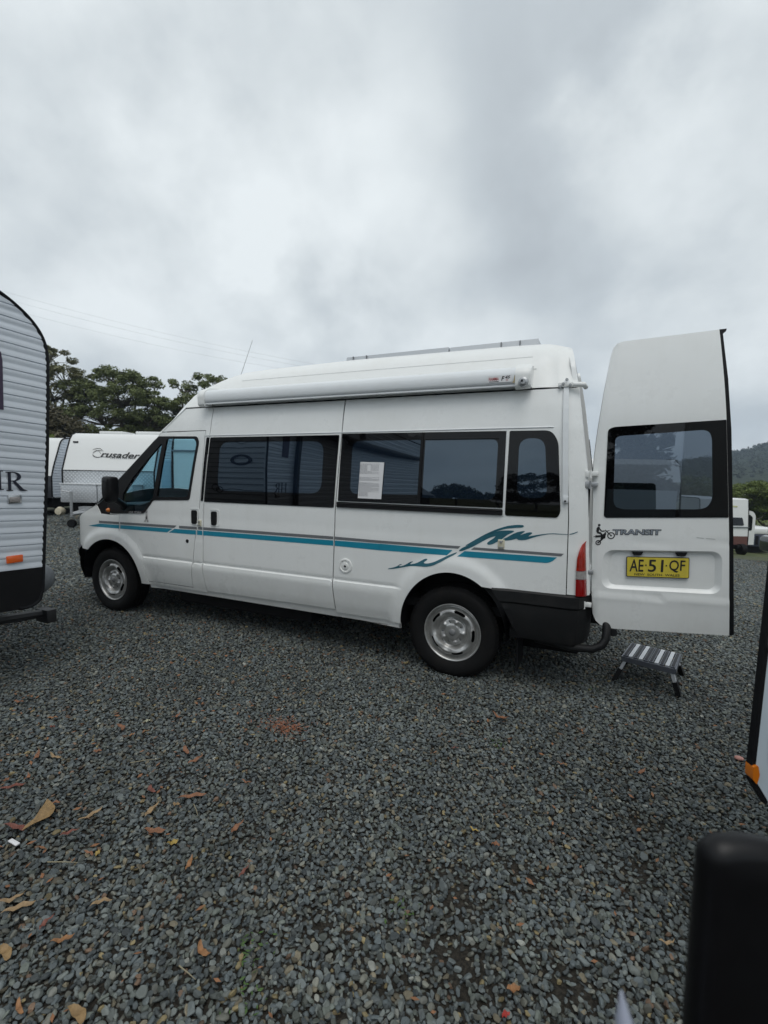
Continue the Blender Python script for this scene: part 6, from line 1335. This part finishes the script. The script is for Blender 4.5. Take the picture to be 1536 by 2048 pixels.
def leaves():
    R = np.random.default_rng(21)
    for (x, y, l, a, c) in LV:
        l = l*1.22; w_ = l*(0.34 if c in 'T' else R.uniform(0.16, 0.30)) if l > 0.045 else l*0.55; n = 9; V = []; F = []
        cu = R.uniform(-0.22, 0.22); up = R.uniform(0.05, 0.22); tw = R.uniform(-0.5, 0.5); ca, sa = math.cos(rad(a)), math.sin(rad(a))
        for i in range(n):
            s = i/(n-1)*2-1; hw_ = w_*0.5*max(0.02, (1-abs(s)**2.0))**0.8; mid = cu*l*(1-s*s); z = 0.026+up*l*(s*s)+0.004*math.sin(s*7)
            for q in (-1, 0, 1):
                u = s*l/2; v = mid+q*hw_; zz = z+abs(q)*hw_*0.45+q*hw_*tw*s; V.append((x+u*ca-v*sa, y+u*sa+v*ca, zz))
        for i in range(n-1):
            for j in range(2): F.append((i*3+j, i*3+j+1, (i+1)*3+j+1, (i+1)*3+j))
        col, nm = LM[c]; o = link('leaf', mesh('leaf', V, F, True, 80), mat('dry_leaf_'+nm.replace(' ', '_'), col, 0.6, vary=0.35, vscale=60))
        z_ = 'left foreground' if x < -0.9 and y < -1.9 else ('left middle ground' if x < -0.9 else ('bottom left foreground' if y < -2.2 else ('centre left foreground' if x < 0.1 else 'right foreground')))
        sz = 'long' if l > 0.075 else ('small' if l < 0.046 else 'curled')
        top(o, f'{sz} {nm} dry leaf in the {z_}', 'leaf', f'fallen leaves {z_}'); LEAVES.append((o, math.hypot(x-0.94, y+3.33)))
    by = {}
    for o, d in LEAVES: by.setdefault(o['label'], []).append((d, o))
    for lab, L_ in by.items():
        if len(L_) == 1: continue
        L_.sort(key=lambda q: q[0]); words = {2: ['nearer of two', 'farther of two'], 3: ['nearest of three', 'middle of three', 'farthest of three'], 4: ['nearest of four', 'second nearest of four', 'third nearest of four', 'farthest of four'], 5: ['nearest of five', 'second nearest of five', 'middle of five', 'fourth nearest of five', 'farthest of five']}.get(len(L_))
        for i, (d, o) in enumerate(L_):
            if words: o['label'] = lab+', '+words[i]

leaves()
for tw_i, (x0, y0, x1, y1) in enumerate([(-1.161, -1.742, -1.057, -1.648), (-0.89, -2.301, -0.786, -2.252), (-0.639, -1.829, -0.568, -1.874), (-0.138, -2.369, -0.065, -2.376), (0.467, -1.003, 0.521, -0.98), (0.541, -1.332, 0.559, -1.378), (1.128, -1.603, 1.138, -1.637)]):
    g = G(); m_ = ((x0+x1)/2+0.006, (y0+y1)/2-0.004, 0.034); g.tube([(x0, y0, 0.028), m_, (x1, y1, 0.026)], [0.0022, 0.0018, 0.0008], 6); o = g.make('twig', mat('pale_twig', (0.26, 0.23, 0.15), 0.7)); top(o, 'thin pale dry twig on the gravel, '+['longest one, left middle ground', 'bottom left foreground', 'short and kinked, left foreground', 'bottom centre left', 'far right, below the rear wheel', 'centre right foreground', 'near the bottom right corner'][tw_i], 'twig', 'pale twigs on the gravel')
def litter():      # small bark scraps, dry needles, weeds
    R = np.random.default_rng(31)
    def scraps(name, label, pts, ls, asp, col, z=0.024):
        P_ = np.array([(x, y, z+float(gz(x, y))) for x, y in pts]); n = len(P_); th = R.uniform(0, 2*PI, n); s = ls*R.uniform(0.5, 1.4, n); a = np.stack([np.cos(th), np.sin(th), R.normal(0, 0.15, n)], 1)*s[:, None]/2; b = np.stack([-np.sin(th), np.cos(th), R.normal(0, 0.3, n)], 1)*s[:, None]*asp/2
        V = np.stack([P_-a, P_+b, P_+a, P_-b], 1).reshape(-1, 3); F = [(4*i, 4*i+1, 4*i+2, 4*i+3) for i in range(n)]
        o = link(name, mesh(name, V, F, False), mat(name+'_mat', col, 0.7, vary=0.4, vscale=30)); o['kind'] = 'stuff'; o['label'] = label
    scraps('dry_needles', 'patch of reddish dry needles on the gravel below the rear wheel', [(R.normal(-0.68, 0.075), R.normal(-1.10, 0.045)) for _ in range(260)], 0.028, 0.12, (0.27, 0.09, 0.04))
    pts = [(R.uniform(-5, 2.2), R.uniform(-3.0, 2.5)) for _ in range(3200)]; pts = [q for q in pts if R.uniform() < (0.75 if q[0] < -0.6 else 0.22)]
    scraps('leaf_scraps', 'small scraps of brown leaf scattered through the gravel', pts, 0.027, 0.4, (0.22, 0.10, 0.045))
    pts = []
    for cx, cy, k in ((0.50, -0.72, 26), (0.02, -2.22, 30), (0.10, -2.34, 20), (1.0, 0.3, 14), (-1.6, -0.2, 12), (0.4, -1.9, 16)): pts += [(R.normal(cx, 0.03), R.normal(cy, 0.03)) for _ in range(k)]
    scraps('weeds', 'tiny green weeds sprouting between the stones', pts, 0.016, 0.35, (0.05, 0.10, 0.02), 0.022)
litter()
g = G(); g.box((-1.14, -2.304, 0.022), (-1.085, -2.288, 0.028), 0.002); o = g.make('paper_scrap', paper); top(o, 'small strip of white paper on the gravel at the left edge', 'paper')
bm = bmesh.new(); bmesh.ops.create_icosphere(bm, subdivisions=2, radius=0.019)
for v in bm.verts: v.co = Vector((v.co.x*1.2+1.711, v.co.y*0.9-0.294, v.co.z*0.6+0.022))
me = bpy.data.meshes.new('pink_stone'); bm.to_mesh(me); bm.free(); o = link('pink_stone', me, mat('pink_stone', (0.48, 0.24, 0.20), 0.6)); top(o, 'single pink stone among the grey gravel near the right caravan door', 'stone')

# ================================================================== HAZE
def haze():
    m = bpy.data.materials.new('haze_air'); m.use_nodes = True; t = m.node_tree; t.nodes.remove(t.nodes['Principled BSDF'])
    v = N(t, 'ShaderNodeVolumePrincipled', i_Density=0.0005); v.inputs['Color'].default_value = (0.66, 0.80, 1.0, 1); v.inputs['Anisotropy'].default_value = 0.2
    t.links.new(v.outputs[0], t.nodes['Material Output'].inputs['Volume'])
    g = G(); g.box((-1000, -1000, -9), (1000, 1000, 95)); o = g.make('haze', m, None, smooth=False); o['kind'] = 'stuff'; o['label'] = 'thin pale blue haze in the air over the yard and hill'
haze()
